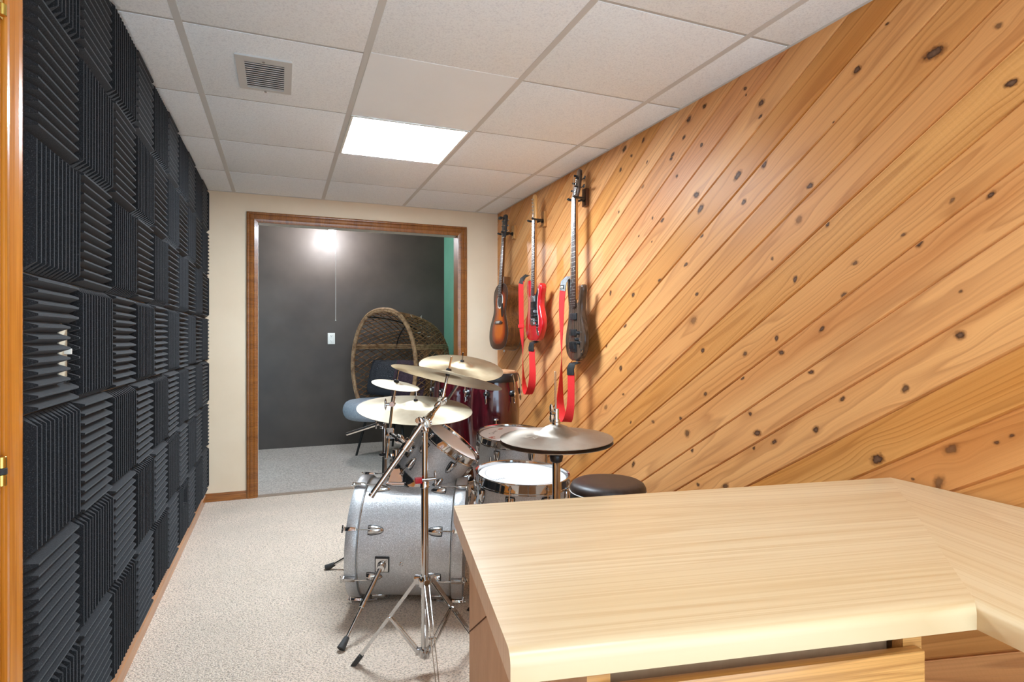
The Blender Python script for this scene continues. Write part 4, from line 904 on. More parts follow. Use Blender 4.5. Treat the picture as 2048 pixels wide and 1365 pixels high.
bs = strap('red guitar strap looping below the brown bass guitar',
      [(1.575, 3.150, 1.445), (1.573, 3.160, 1.36), (1.575, 3.166, 1.25), (1.578, 3.172, 1.115), (1.58, 3.175, 1.02), (1.578, 3.182, 0.88), (1.572, 3.178, 0.76), (1.568, 3.130, 0.672), (1.565, 3.070, 0.668), (1.565, 3.032, 0.74), (1.565, 3.022, 0.84), (1.565, 3.022, 0.95)],
      [(0.3, -1, 0), (0.2, -1, 0), (0.0, -1, 0), (-0.30, -0.95, 0), (-0.50, -0.86, 0), (-0.8, -0.6, 0), (-1, -0.1, 0), (-1, 0.3, 0), (-1, 0.8, 0), (-0.6, 1, 0), (-0.4, 1, 0), (-0.4, 1, 0)], 0.052, 0, 0, None)
b = MB(); b.ribbon([(1.612, 3.120, 1.520), (1.595, 3.132, 1.515), (1.578, 3.143, 1.49), (1.573, 3.150, 1.440)], [(0.3, -1, 0)]*4, 0.050, 0.004); e_ = b.build('leather_end', M['silver_leather'], bs)
lm = frame((1.5705, 3.150, 1.462), (-1, -0.3, 0), (0.3, -1, 0))
b = MB(); b.box((-0.014, -0.012, 0), (0.014, 0.012, 0.001), lm); b.build('logo_patch', M['black'], e_)
b = MB()
for pts_ in ([(-0.009, -0.008), (-0.009, 0.007), (-0.005, 0.007), (-0.005, -0.008)], [(-0.006, 0.007), (0.0, -0.001), (0.0, 0.004), (-0.004, 0.009)], [(0.006, 0.007), (0.004, 0.009), (0.0, 0.004), (0.0, -0.001)], [(0.005, -0.008), (0.005, 0.007), (0.009, 0.007), (0.009, -0.008)], [(-0.003, -0.008), (0.0, -0.003), (0.003, -0.008)]):
    b.add([(x, y, 0.0014) for x, y in pts_], [tuple(range(len(pts_)))], lm)
b.build('emblem', M['ivory'], e_)
b = MB(); b.ribbon([(1.563, 3.022, 0.940), (1.561, 3.022, 0.975), (1.572, 3.022, 1.005), (1.612, 3.030, 1.012)], [(0.4, -1, 0)]*4, 0.052, 0.005); b.build('leather_end', M['leather'], bs)

# ------------------------------------------------------------------ drums
def teardrop_lug(m, L, w, h):
    """local x tangential, y along the shell axis, z outward"""
    b = MB(); b.lathe([(0.0, 0.0)], m, 3)
    b = MB(); pr_ = [(w/2*(0.0 if i == 0 else math.sqrt(max(0.0, 1-((i-1)/11)**2))*(0.86+0.14*min(1, i/3))), -L/2+(0 if i == 0 else 0.002+(L-0.002)*(i-1)/11)) for i in range(13)]
    vs = []; n = 14
    for r, y in pr_:
        for j in range(n):
            a = PI*j/(n-1); vs.append((r*math.cos(a), y, r/(w/2)*h*math.sin(a)))
    fs = [(k*n+j, k*n+j+1, (k+1)*n+j+1, (k+1)*n+j) for k in range(12) for j in range(n-1)]
    return b.add(vs, fs, m, True)
def add_(b, other, m): b.add(other.v, other.f, m, True); return b
def drum(name, label, head, n_, Rd, depth, nl, xref=(1, 0, 0), a0=0.0, headmat='drumhead', double=True, bottom=True, group=None):
    n_ = Vector(n_).normalized(); org = Vector(head) - n_*depth
    o = thing(name, label, 'drum', Mx=frame(org, n_, xref), group=group)
    bl = lambda b, nm, mt, par=o: b.build(nm, mt, par, None, False)
    bl(MB().lathe([(Rd, 0.004), (Rd, depth-0.004), (Rd-0.006, depth-0.002), (Rd-0.006, 0.006)], None, 64, True, True), 'shell', M['sparkle'])
    hp = lambda s, z: [(Rd+0.001, z-s*0.026), (Rd+0.006, z-s*0.030), (Rd+0.014, z-s*0.029), (Rd+0.014, z-s*0.025), (Rd+0.009, z-s*0.023), (Rd+0.008, z-s*0.004), (Rd+0.009, z+s*0.008), (Rd+0.014, z+s*0.011), (Rd+0.013, z+s*0.013), (Rd+0.006, z+s*0.011), (Rd+0.004, z-s*0.004)]
    bl(MB().lathe(hp(1, depth), None, 64, True, True), 'hoop', M['chrome'])
    bl(MB().lathe(hp(-1, 0), None, 64, True, True), 'hoop', M['chrome'])
    bl(MB().lathe([(0, depth+0.0015), (Rd-0.012, depth+0.0015), (Rd-0.003, depth+0.0005), (Rd+0.004, depth-0.014), (Rd+0.004, depth-0.018)], None, 64), 'drumhead', M[headmat])
    bl(MB().lathe([(0, -0.0015), (Rd-0.003, -0.0005), (Rd+0.004, 0.014)], None, 48), 'drumhead', M['drumhead'])
    for k in range(nl):
        a = a0 + 2*PI*k/nl; rm = Matrix.Rotation(a, 4, 'Z')
        def lm_(z, flip): return rm @ Matrix(((0, 0, 1, Rd-0.001), (1, 0, 0, 0), (0, (1 if flip else -1), 0, z), (0, 0, 0, 1)))
        zs = [(depth-0.075, 1), (0.075, -1)] if double else [(depth/2, 1)]
        for z, s in zs:
            bl(teardrop_lug(lm_(z, s < 0), 0.064, 0.040, 0.003), 'gasket', M['black'])
            lg = bl(teardrop_lug(lm_(z, s < 0), 0.058, 0.034, 0.018), 'lug', M['chrome'])
            b = MB(); ze = depth-0.012 if s > 0 else 0.012
            b.cyl(rm @ Vector((Rd+0.013, 0, z+s*0.01)), rm @ Vector((Rd+0.013, 0, ze+s*0.002)), 0.0028, 8)
            b.cyl(rm @ Vector((Rd+0.013, 0, ze+s*0.000)), rm @ Vector((Rd+0.013, 0, ze+s*0.007)), 0.0065, 10)
            b.cyl(rm @ Vector((Rd+0.013, 0, ze+s*0.007)), rm @ Vector((Rd+0.013, 0, ze+s*0.015)), 0.0038, 6)
            if not double:
                b.cyl(rm @ Vector((Rd+0.013, 0, z-0.01)), rm @ Vector((Rd+0.013, 0, 0.014)), 0.0028, 8); b.cyl(rm @ Vector((Rd+0.013, 0, 0.016)), rm @ Vector((Rd+0.013, 0, -0.002)), 0.006, 8)
            bl(b, 'tension_rod', M['chrome'], lg)
    return o
# bass drum
bA, bB = Vector((0.329, 2.711, 0.268)), Vector((0.776, 2.551, 0.252))
bn = (bB-bA).normalized(); BL = (bB-bA).length; near = Vector((-0.336, -0.94, 0))
BM = frame(bA, bn, near)
bd = thing('bass_drum', 'large silver sparkle bass drum lying on its side on the carpet', 'drum', Mx=BM)
bl = lambda b, nm, mt, par=bd: b.build(nm, mt, par, None, False)
RB = 0.250
bl(MB().lathe([(RB, 0.02), (RB, BL-0.02), (RB-0.007, BL-0.02), (RB-0.007, 0.02)], None, 96, True, True), 'shell', M['sparkle'])
for z0, z1 in ((-0.004, 0.042), (BL-0.042, BL+0.004)):
    bl(MB().lathe([(RB+0.002, z0+0.002), (RB+0.011, z0), (RB+0.012, z0+0.002), (RB+0.012, z1-0.002), (RB+0.011, z1), (RB+0.002, z1)], None, 96, True, True), 'hoop', M['sparkle'])
for z0 in (0.045, BL-0.049):
    bl(MB().lathe([(RB+0.0, z0), (RB+0.005, z0), (RB+0.006, z0+0.002), (RB+0.005, z0+0.004), (RB, z0+0.004)], None, 96, True, True), 'counter_rim', M['satin_steel'])
bl(MB().lathe([(0, 0.012), (RB, 0.012), (RB+0.001, 0.03)], None, 64), 'drumhead', M['drumhead'])
bl(MB().lathe([(0, BL-0.012), (RB, BL-0.012), (RB+0.001, BL-0.03)], None, 64), 'drumhead', M['black'])
for k in range(8):
    a = R(22.5+45*k); rm = Matrix.Rotation(a, 4, 'Z')
    for zl, zc, s in ((0.118, -0.004, -1), (BL-0.118, BL+0.004, 1)):
        mm = rm @ Matrix(((0, 0, 1, RB-0.001), (1, 0, 0, 0), (0, -s, 0, zl), (0, 0, 0, 1)))
        bl(teardrop_lug(mm, 0.072, 0.044, 0.003), 'gasket', M['black'])
        lg = bl(teardrop_lug(mm, 0.066, 0.038, 0.020), 'lug', M['chrome'])
        b = MB(); b.cyl(rm @ Vector((RB+0.022, 0, zl+s*0.01)), rm @ Vector((RB+0.022, 0, zc+s*0.014)), 0.003, 8); bl(b, 'tension_rod', M['chrome'], lg)
        b = MB(); b.box((RB+0.015, -0.008, min(zc, zc-s*0.045)), (RB+0.027, 0.008, max(zc, zc-s*0.045)), rm, 0.004); b.box((RB+0.004, -0.009, min(zc, zc+s*0.006)), (RB+0.027, 0.009, max(zc, zc+s*0.006)), rm, 0.002)
        b.cyl(rm @ Vector((RB+0.022, -0.016, zc+s*0.012)), rm @ Vector((RB+0.022, 0.016, zc+s*0.012)), 0.003, 8)
        bl(b, 'claw_hook', M['chrome'])
def on_shell(along, th, r=RB): return BM @ Vector((r*math.cos(-th), r*math.sin(-th), along))
for along, th, foot in ((0.150, R(-9), Vector((0.200, 2.228, 0.0))), (0.150, R(189), Vector((0.202, 3.046, 0.0)))):
    p0 = on_shell(along, th); out = (on_shell(along, th, RB+0.05)-p0).normalized()
    pm = frame(p0, out, bn)
    MB().box((-0.030, -0.034, -0.004), (0.030, 0.034, 0.005), pm, 0.004).build('gasket', M['black'], bd)
    b = MB(); b.box((-0.026, -0.030, -0.003), (0.026, 0.030, 0.009), pm, 0.006); b.cyl(p0+out*0.006, p0+out*0.034, 0.019, 18, 0.016)
    sp = b.build('spur_bracket', M['chrome'], bd)
    s0 = p0 + out*0.022; dr_ = (foot-s0).normalized(); mid = s0 + (foot-s0)*0.47
    b = MB(); b.cyl(s0-dr_*0.01, mid, 0.0095, 14); b.cyl(mid-dr_*0.012, mid+dr_*0.012, 0.012, 14); b.cyl(mid, foot-dr_*0.03, 0.0065, 12)
    sp2 = b.build('spur', M['chrome'], bd)
    b = MB(); b.cyl(foot-dr_*0.055, foot-dr_*0.006+Vector((0, 0, 0.004)), 0.010, 12, 0.016); b.build('rubber_foot', M['rubber'], sp2)
p0 = on_shell(0.229, R(-8)); out = (on_shell(0.229, R(-8), RB+.05)-p0).normalized()
b = MB(); b.lathe([(0.004, 0.0), (0.008, 0.001), (0.009, 0.003), (0.006, 0.004), (0.003, 0.002)], frame(p0, out, bn), 14); b.build('air_vent', M['chrome'], bd)
# tom holder plate on top of the bass drum, its post and L arm
pt = Vector((0.478, 2.615, 0.505))
b = MB(); b.prism([(-0.040, -0.036), (0.040, -0.036), (0.034, 0.036), (-0.034, 0.036)], -0.004, 0.014, frame(pt+Vector((0, 0, 0.0)), (0.02, 0, 1), (1, -.36, 0)), 0.004); b.add([(-.032,-.03,.012),(.032,-.03,.012),(.028,.03,.012),(-.028,.03,.012),(-.016,-.010,.068),(.016,-.010,.068),(.014,.018,.072),(-.014,.018,.072)],[(0,1,5,4),(1,2,6,5),(2,3,7,6),(3,0,4,7),(4,5,6,7)], frame(pt, (0.02, 0, 1), (1, -.36, 0)))
b.build('tom_holder', M['chrome'], bd)
b = MB(); b.cyl(pt+Vector((0, 0, 0.03)), pt+Vector((0, 0, 0.115)), 0.010, 14); b.build('tom_post', M['black'], bd)
tp = pt+Vector((0, 0, 0.125))
b = MB(); b.cyl(tp-Vector((0, 0, 0.024)), tp+Vector((0, 0, 0.03)), 0.019, 14); b.cyl(tp+Vector((0.0, 0, 0.01)), tp+Vector((0.085, 0.0, 0.035)), 0.008, 12); b.cyl(tp+Vector((-0.03, -0.01, 0.005)), tp+Vector((0.0, 0, 0.005)), 0.010, 6)
b.build('tom_arm', M['chrome'], bd)

th_ = Vector((0.736, 2.647, 0.680)); tn = Vector((0.571, -0.232, 0.787)).normalized()
rt = drum('rack_tom', 'tilted silver rack tom mounted above the bass drum', th_, tn, 0.150, 0.235, 6, (-0.2, -1, -0.2), R(15))
b = MB(); c0 = th_ - tn*0.13; dr_ = (tp+Vector((0.085, 0, 0.035)) - c0); dr_ = (dr_ - tn*dr_.dot(tn)).normalized(); q = c0 + dr_*0.150
b.box((-0.02, -0.03, -0.002), (0.02, 0.03, 0.008), frame(q, dr_, tn.cross(dr_)), 0.004); b.cyl(q, q+dr_*0.03, 0.014, 14); b.build('mount_bracket', M['chrome'], rt)
sn_ = drum('snare_drum', 'silver snare drum with a worn white head beside the stool', (0.905, 2.172, 0.605), (0.03, -0.05, 1), 0.178, 0.140, 8, (1, 0, 0), R(8), 'worn_head', double=False)
ft_ = drum('floor_tom', 'silver floor tom behind the snare and hi-hat', (1.150, 2.895, 0.638), (0.0, -0.10, 0.995), 0.178, 0.33, 6, (1, 0, 0), R(42), 'drumhead')
fm = WM['floor_tom']
for a in (R(95), R(215), R(335)):
    dr_ = Vector((math.cos(a), math.sin(a), 0)); p = fm @ (dr_*0.19 + Vector((0, 0, 0.12)))
    b = MB(); b.box((-0.012, -0.018, -0.03), (0.014, 0.018, 0.03), frame(p, (0, 0, 1), fm.to_3x3() @ dr_), 0.003); b.build('leg_bracket', M['chrome'], ft_)
    b = MB(); q = Vector((p.x+dr_.x*0.03, p.y+dr_.y*0.03, 0.02)); b.tube([p+Vector((0, 0, 0.13)), p+Vector((0, 0, -0.12)), q], 0.006, 8); l_ = b.build('leg', M['chrome'], ft_)
    b = MB(); b.cyl(q+Vector((0, 0, 0.01)), Vector((q.x, q.y, 0)), 0.010, 10, 0.014); b.build('rubber_foot', M['rubber'], l_)
# printed marks on the heads
hm = WM['snare_drum']
b = MB(); b.lathe([(0.150, 0.1418), (0.152, 0.1418)], hm, 64, False); text_mesh(b, 'REMO', 0.021, hm @ T(-0.118, -0.045, 0.1419) @ Matrix.Rotation(R(200), 4, 'Z')); b.build('head_print', M['ink'], sn_)
fmh = WM['floor_tom']
b = MB(); text_mesh(b, 'EVANS', 0.020, fmh @ T(-0.075, 0.075, 0.3318) @ Matrix.Rotation(R(50), 4, 'Z')); b.lathe([(0.012, 0.3318), (0.014, 0.3318)], fmh @ T(-0.105, 0.045, 0), 18, False); b.build('head_print', M['ink'], ft_)
b = MB()
for dx, dy in ((-0.135, -0.03), (-0.128, -0.046), (-0.12, -0.02), (-0.02, 0.13), (-0.028, 0.122)):
    b.prism([(dx-0.012, dy-0.005), (dx+0.012, dy-0.005), (dx+0.012, dy+0.005), (dx-0.012, dy+0.005)], 0.3312, 0.3319, fmh)
b.build('red_print', M['ink_red'], ft_)

# ------------------------------------------------------------------ cymbals
def cymbal(name, label, ctr, n_, Rc, h, bell, mat, flip=False, group='cymbals of the drum kit'):
    m = frame(ctr, n_)
    pr_ = []; zb = 0.42*h
    for i in range(34):
        r = Rc*(i/33)**1.25; u = r/Rc
        bow = zb*(1-u)*(1+0.45*u); q = min(1.0, r/bell)
        z = bow + (h-zb)*(1-q*q)**0.9 if q < 0.8 else bow + (h-zb)*(1-0.64)**0.9*(max(0.0, (1.25-r/bell))/0.45)**2
        pr_.append((max(r, 0.0055), z))
    t_ = 0.0014
    prof_ = pr_ + [(r, z-t_) for r, z in reversed(pr_)]
    if flip: prof_ = [(r, -z) for r, z in prof_]
    o = MB().lathe(prof_, None, 96, True, True).build(name, M[mat], None, m, False)
    return tag(o, label, 'cymbal', group)
c1, n1 = Vector((0.908, 3.04, 0.996)), Vector((0.034, -0.273, 0.961)).normalized()
c2, n2 = Vector((0.555, 2.039, 1.014)), Vector((0.254, 0.103, 0.962)).normalized()
c3, n3 = Vector((0.610, 2.830, 0.808)), Vector((0.020, -0.144, 0.989)).normalized()
kk = 2.25/2.4725
c4, n4 = Vector((0.451*kk, 2.481*kk, 1.16+(0.956-1.16)*kk)), Vector((0.143, -0.150, 0.978)).normalized()
c5 = Vector((0.805, 1.655, 0.842)); n5 = Vector((-0.02, -0.03, 1)).normalized()
cymbal('cymbal', 'highest crash cymbal of the kit, furthest back in front of the conga', c1, n1, 0.2286, 0.034, 0.060, 'bronze')
cymbal('cymbal', 'crash cymbal tilted away to show its underside on the near boom stand', c2, n2, 0.2032, 0.026, 0.052, 'bronze')
cymbal('cymbal', 'widest pale ride cymbal lying under the small splash cymbal', c3, n3, 0.2794, 0.042, 0.070, 'bronze_pale')
cymbal('cymbal', 'smallest cymbal of the kit, a splash at far left', c4, n4, 0.1016*kk, 0.014, 0.026, 'bronze_pale')
hh = cymbal('hi_hat_cymbal', 'upper brown hi-hat cymbal in front of the plank wall', c5+Vector((0, 0, 0.002)), n5, 0.1778, 0.044, 0.060, 'bronze_hat')
cymbal('hi_hat_cymbal', 'lower hi-hat cymbal turned upside down beneath the upper one', c5-Vector((0, 0, 0.011)), n5, 0.1778, 0.026, 0.052, 'bronze_hat', True)
b = MB(); fm2 = frame(c5+Vector((0, 0, 0.002)), n5)
text_mesh(b, 'K', 0.045, T(-0.100, -0.005, 0.0125) @ Matrix.Rotation(R(25), 4, 'Z') @ Matrix.Rotation(R(-10), 4, 'Y')); text_mesh(b, 'Zil', 0.022, T(-0.088, -0.035, 0.0135) @ Matrix.Rotation(R(25), 4, 'Z') @ Matrix.Rotation(R(-12), 4, 'Y')); b.build('maker_mark', M['ink_grey'], hh, None, False)

# ------------------------------------------------------------------ stands
def tripod(o, x, y, hub, foot_r, a0, joint=0.45, col=0.07, flat=0.012, r=0.0125, feet=True):
    b = MB(); b.lathe([(r, hub-0.022), (r+0.008, hub-0.020), (r+0.010, hub), (r+0.008, hub+0.010), (r, hub+0.012)], T(x, y, 0), 20, True, True)
    b.lathe([(r, col-0.016), (r+0.007, col-0.014), (r+0.007, col+0.012), (r, col+0.014)], T(x, y, 0), 20, True, True); b.build('collar', M['chrome'], o)
    for k in range(3):
        a = a0 + 2*PI*k/3; d = Vector((math.cos(a), math.sin(a), 0)); t_ = Vector((-d.y, d.x, 0)); c = Vector((x, y, 0))
        h = c + d*(r+0.014) + Vector((0, 0, hub)); f = c + d*foot_r + Vector((0, 0, 0.012)); q = c + d*(r+0.012) + Vector((0, 0, col)); j = h + (f-h)*joint
        b = MB()
        for s in (-1, 1):
            b.ribbon([h + t_*s*0.008, j + t_*s*0.006, f + t_*s*0.004], [(f-h).cross(t_)]*3, flat, 0.0022)
        b.box((-0.012, -0.010, -0.014), (0.014, 0.010, 0.012), frame(h-d*0.004, (0, 0, 1), d), 0.002)
        l_ = b.build('leg', M['chrome'], o)
        dd = (f-h).normalized(); b = MB(); b.box((-0.013, -0.009, -0.030), (0.013, 0.008, 0.022), frame(f, dd, t_), 0.005); b.build('rubber_foot', M['rubber'], l_)
        b = MB(); b.cyl(j-t_*0.012, j+t_*0.012, 0.004, 8)
        for s in (-1, 1): b.ribbon([j + t_*s*0.004, q + t_*s*0.009], [(q-j).cross(t_)]*2, flat*0.8, 0.002)
        b.box((-0.012, -0.010, -0.010), (0.008, 0.010, 0.010), frame(q-d*0.002, (0, 0, 1), d), 0.002)
        b.build('brace', M['chrome'], o)
def wing(b, p, ax, d, s=0.02):
    ax = Vector(ax).normalized(); d = Vector(d).normalized(); b.cyl(p, p+ax*0.016, 0.006, 10)
    for k in (-1, 1): b.ball((0, 0, 0), 0.012, frame(p+ax*0.014+d*k*s*0.7, ax, d), (1.2, 0.6, 0.35), 10)
def cymbal_top(o, ctr, nn, h, down):
    """threaded rod, felts and nut"""
    b = MB(); b.cyl(ctr-nn*down, ctr+nn*(h+0.005), 0.0055, 10); b.cyl(ctr+nn*(h-0.003), ctr+nn*(h+0.052), 0.0035, 8); b.cyl(ctr-nn*down, ctr-nn*(down-0.03), 0.008, 12); b.build('cymbal_rod', M['chrome'], o)
    b = MB(); b.cyl(ctr+nn*(h+0.0005), ctr+nn*(h+0.008), 0.011, 12, 0.009); b.cyl(ctr+nn*(h-0.020), ctr+nn*(h-0.0025), 0.008, 10); b.build('felt_washer', M['black'], o)
def tilter(b, p, ax, r=0.017):
    ax = Vector(ax).normalized(); b.cyl(p-ax*0.016, p+ax*0.016, r, 18); b.cyl(p-ax*0.022, p-ax*0.014, r*0.75, 14); b.cyl(p+ax*0.014, p+ax*0.024, r*0.6, 14)
    for k in range(18):
        a = 2*PI*k/18; m = frame(p, ax); q = m @ Vector((r*math.cos(a), r*math.sin(a), 0)); b.cyl(q-ax*0.003, q+ax*0.003, 0.0022, 5)
cu = Vector((-0.368, -0.93, 0))   # roughly towards the camera: tilter axes
# near boom stand
px_, py_ = 0.461, 1.985
st = thing('cymbal_stand', 'nearest chrome boom cymbal stand in front of the bass drum', 'stand', (px_, py_, 0))
b = MB(); b.cyl((px_, py_, 0.05), (px_, py_, 0.655), 0.0125, 20); b.cyl((px_, py_, 0.640), (px_, py_, 0.662), 0.0165, 18, 0.014); b.build('lower_tube', M['chrome'], st)
b = MB(); b.cyl((px_, py_, 0.60), (px_, py_, 0.845), 0.0105, 18); b.build('upper_tube', M['chrome'], st)
b = MB(); b.cyl((px_-0.03, py_-0.004, 0.668), (px_+0.030, py_-0.004, 0.668), 0.007, 10); wing(b, Vector((px_+0.022, py_-0.004, 0.668)), (1, 0, 0), (0, 0.2, 1)); b.build('height_clamp', M['chrome'], st)
b = MB(); b.box((px_-0.036, py_-0.014, 0.658), (px_-0.012, py_+0.002, 0.678), None, 0.003); b.build('tape', M['red_tape'], st)
tripod(st, px_, py_, 0.320, 0.253, R(147.8))
cl = Vector((px_, py_, 0.862)); tl = c2 - n2*0.085; le = Vector((0.276, 1.967, 0.633)); ae = cl + Vector((-0.012, -0.022, 0.004))
b = MB(); tilter(b, cl, cu, 0.022); b.cyl(cl-Vector((0, 0, 0.03)), cl, 0.014, 16); b.cyl(cl+(tl-cl).normalized()*0.004, cl+(tl-cl).normalized()*0.040, 0.0155, 18, 0.0125); b.cyl(cl-cu*0.012+Vector((-0.022, 0, 0.012)), cl+cu*0.012+Vector((-0.022, 0, 0.012)), 0.010, 12); wing(b, cl+cu*0.022, cu, (0.5, 0, -1), 0.024); b.build('boom_tilter', M['chrome'], st)
b = MB(); b.cyl(le+(cl-le).normalized()*0.0, ae, 0.0095, 16); b.cyl(le-(ae-le).normalized()*0.002, le+(ae-le)*0.03, 0.0102, 14); b.build('boom_tube', M['satin_steel'], st)
b = MB(); b.cyl(cl+Vector((0, 0, 0.005)), cl+(tl-cl)*0.45, 0.0105, 14); b.cyl(cl+(tl-cl)*0.42, tl, 0.0075, 14); b.build('boom_arm', M['chrome'], st)
b = MB(); tilter(b, tl, cu, 0.016); wing(b, tl+cu*0.02, cu, (1, 0, 0.7)); b.build('cymbal_tilter', M['chrome'], st)
cymbal_top(st, c2, n2, 0.026, 0.085)
# splash arm clamped to the near boom
k1 = le + (ae-le)*0.70; k2 = Vector((0.372, 2.16, 0.806)); k0 = Vector((0.356, 2.15, 0.716)); sj = c4 - n4*0.075
b = MB(); b.cyl(k1-(ae-le).normalized()*0.020, k1+(ae-le).normalized()*0.020, 0.0165, 18); b.cyl(k1, k1+Vector((-0.03, 0, 0.03)), 0.006, 10); b.cyl(k1, k1+(k2-k1)*0.45, 0.011, 14); b.ball(tuple(k1+(k2-k1)*0.45), 0.017); b.cyl(k1+(k2-k1)*0.4, k2, 0.008, 12); wing(b, k1+Vector((-0.02, 0, 0.02)), (-0.7, 0, 0.7), (0, 1, 0)); sa_ = b.build('splash_arm', M['chrome'], st)
b = MB(); b.cyl(k0, sj, 0.0055, 12); b.box((-0.014, -0.014, -0.016), (0.014, 0.014, 0.016), frame(k2, (sj-k0).normalized(), cu), 0.005); b.build('rod', M['chrome'], sa_)
b = MB(); b.cyl(sj-cu*0.012, sj+cu*0.012, 0.011, 14); wing(b, sj+Vector((-0.012, 0, 0)), (-1, 0.2, 0), (0, 0, 1), 0.012); b.build('tilter', M['chrome'], sa_)
cymbal_top(sa_, c4, n4, 0.014, 0.075)
# stand behind the bass drum
sx, sy = 0.492, 3.025
s2 = thing('cymbal_stand', 'chrome cymbal stand behind the bass drum holding the wide ride cymbal', 'stand', (sx, sy, 0))
b = MB(); b.cyl((sx, sy, 0.05), (sx, sy, 0.56), 0.0125, 18); b.cyl((sx, sy, 0.55), (sx, sy, 0.57), 0.017, 16); b.build('lower_tube', M['chrome'], s2)
b = MB(); b.cyl((sx, sy, 0.52), (sx, sy, 0.71), 0.0105, 16); b.build('upper_tube', M['chrome'], s2)
tripod(s2, sx, sy, 0.30, 0.27, R(0))
e0_ = Vector((0.318, 3.160, 0.652)); tt_ = Vector((sx-0.01, sy, 0.722)); tj = c3 - n3*0.055
b = MB(); tilter(b, tt_, cu, 0.019); b.cyl(tt_-Vector((0, 0, 0.03)), tt_, 0.014, 14); wing(b, tt_+Vector((-0.02, -0.01, 0)), (-1, -0.2, 0), (0, 0, 1)); b.build('boom_tilter', M['chrome'], s2)
b = MB(); b.cyl(e0_, tt_, 0.0085, 12); b.cyl(tt_, tj, 0.007, 12); b.build('boom_arm', M['satin_steel'], s2)
b = MB(); tilter(b, tj, cu, 0.013); b.build('cymbal_tilter', M['chrome'], s2)
b = MB(); wing(b, Vector((sx, sy-0.014, 0.562)), (-0.2, -1, 0), (1, 0, 0)); b.build('wing_nut', M['black'], s2)
cymbal_top(s2, c3, n3, 0.042, 0.055)
# third stand, hidden behind the tom
s3x, s3y = 0.770, 3.170
s3 = thing('cymbal_stand', 'chrome cymbal stand behind the rack tom holding the highest crash cymbal', 'stand', (s3x, s3y, 0))
b = MB(); b.cyl((s3x, s3y, 0.05), (s3x, s3y, 0.50), 0.0125, 16); b.build('lower_tube', M['chrome'], s3); b = MB(); b.cyl((s3x, s3y, 0.48), (s3x, s3y, 0.66), 0.0105, 16); b.build('upper_tube', M['chrome'], s3)
tripod(s3, s3x, s3y, 0.30, 0.25, R(40))
t3 = Vector((s3x, s3y, 0.675)); j3 = c1 - n1*0.085
b = MB(); tilter(b, t3, cu); b.cyl(t3-Vector((0, 0, 0.03)), t3, 0.013, 14); b.build('boom_tilter', M['chrome'], s3)
b = MB(); b.cyl(t3, j3, 0.008, 12); b.build('boom_arm', M['chrome'], s3); b = MB(); tilter(b, j3, cu, 0.013); b.build('cymbal_tilter', M['chrome'], s3)
cymbal_top(s3, c1, n1, 0.034, 0.085)
# hi-hat stand
hx, hy = c5.x, c5.y
hs = thing('hi_hat_stand', 'hi-hat stand with tall bare rod behind the desk', 'stand', (hx, hy, 0))
b = MB(); b.cyl((hx, hy, 0.06), (hx, hy, 0.45), 0.0155, 18); b.cyl((hx, hy, 0.44), (hx, hy, 0.775), 0.0128, 18); b.build('tube', M['chrome'], hs)
b = MB(); b.lathe([(0.012, 0.765), (0.019, 0.77), (0.022, 0.785), (0.020, 0.79), (0.027, 0.793), (0.030, 0.803), (0.030, 0.815), (0.025, 0.817), (0, 0.817)], T(hx, hy, 0), 20); b.cyl((hx+0.02, hy, 0.795), (hx+0.042, hy, 0.795), 0.007, 10); b.build('cymbal_seat', M['black'], hs)
b = MB(); b.cyl((hx, hy, 0.80), (hx-0.003, hy, 1.052), 0.0032, 8); b.build('pull_rod', M['satin_steel'], hs)
b = MB(); b.cyl((hx, hy, 0.884), (hx, hy, 0.893), 0.0135, 16); b.cyl((hx, hy, 0.894), (hx, hy, 0.902), 0.012, 16); b.cyl((hx, hy, 0.900), (hx, hy, 0.935), 0.0085, 16); wing(b, Vector((hx-0.008, hy-0.003, 0.922)), (-1, -0.3, 0), (0, 0, 1), 0.022); b.build('clutch', M['chrome'], hs)
b = MB(); b.cyl((hx, hy, 0.880), (hx, hy, 0.885), 0.014, 16); b.build('felt_washer', M['felt'], hs)
tripod(hs, hx, hy, 0.30, 0.25, R(100), r=0.0155)
# snare stand
sx_, sy_ = 0.905, 2.18
ss = thing('snare_stand', 'chrome snare stand under the snare drum', 'stand', (sx_, sy_, 0))
b = MB(); b.cyl((sx_, sy_, 0.06), (sx_, sy_, 0.40), 0.0125, 16); b.build('tube', M['chrome'], ss)
tripod(ss, sx_, sy_, 0.26, 0.24, R(10))
for k in range(3):
    a = R(200)+2*PI*k/3; d = Vector((math.cos(a), math.sin(a), 0)); o_ = Vector((sx_, sy_, 0)); dz = (0.03*0 - 0)*0
    b = MB(); b.tube([o_+Vector((0, 0, 0.40)), o_+d*0.10+Vector((0, 0, 0.415)), o_+d*0.198+Vector((0, 0, 0.425)), o_+d*0.205+Vector((0, 0, 0.485))], 0.006, 8); ar = b.build('basket_arm', M['chrome'], ss)
    b = MB(); b.tube([o_+d*0.205+Vector((0, 0, 0.45)), o_+d*0.206+Vector((0, 0, 0.492))], 0.010, 8); b.build('rubber_tip', M['rubber'], ar)
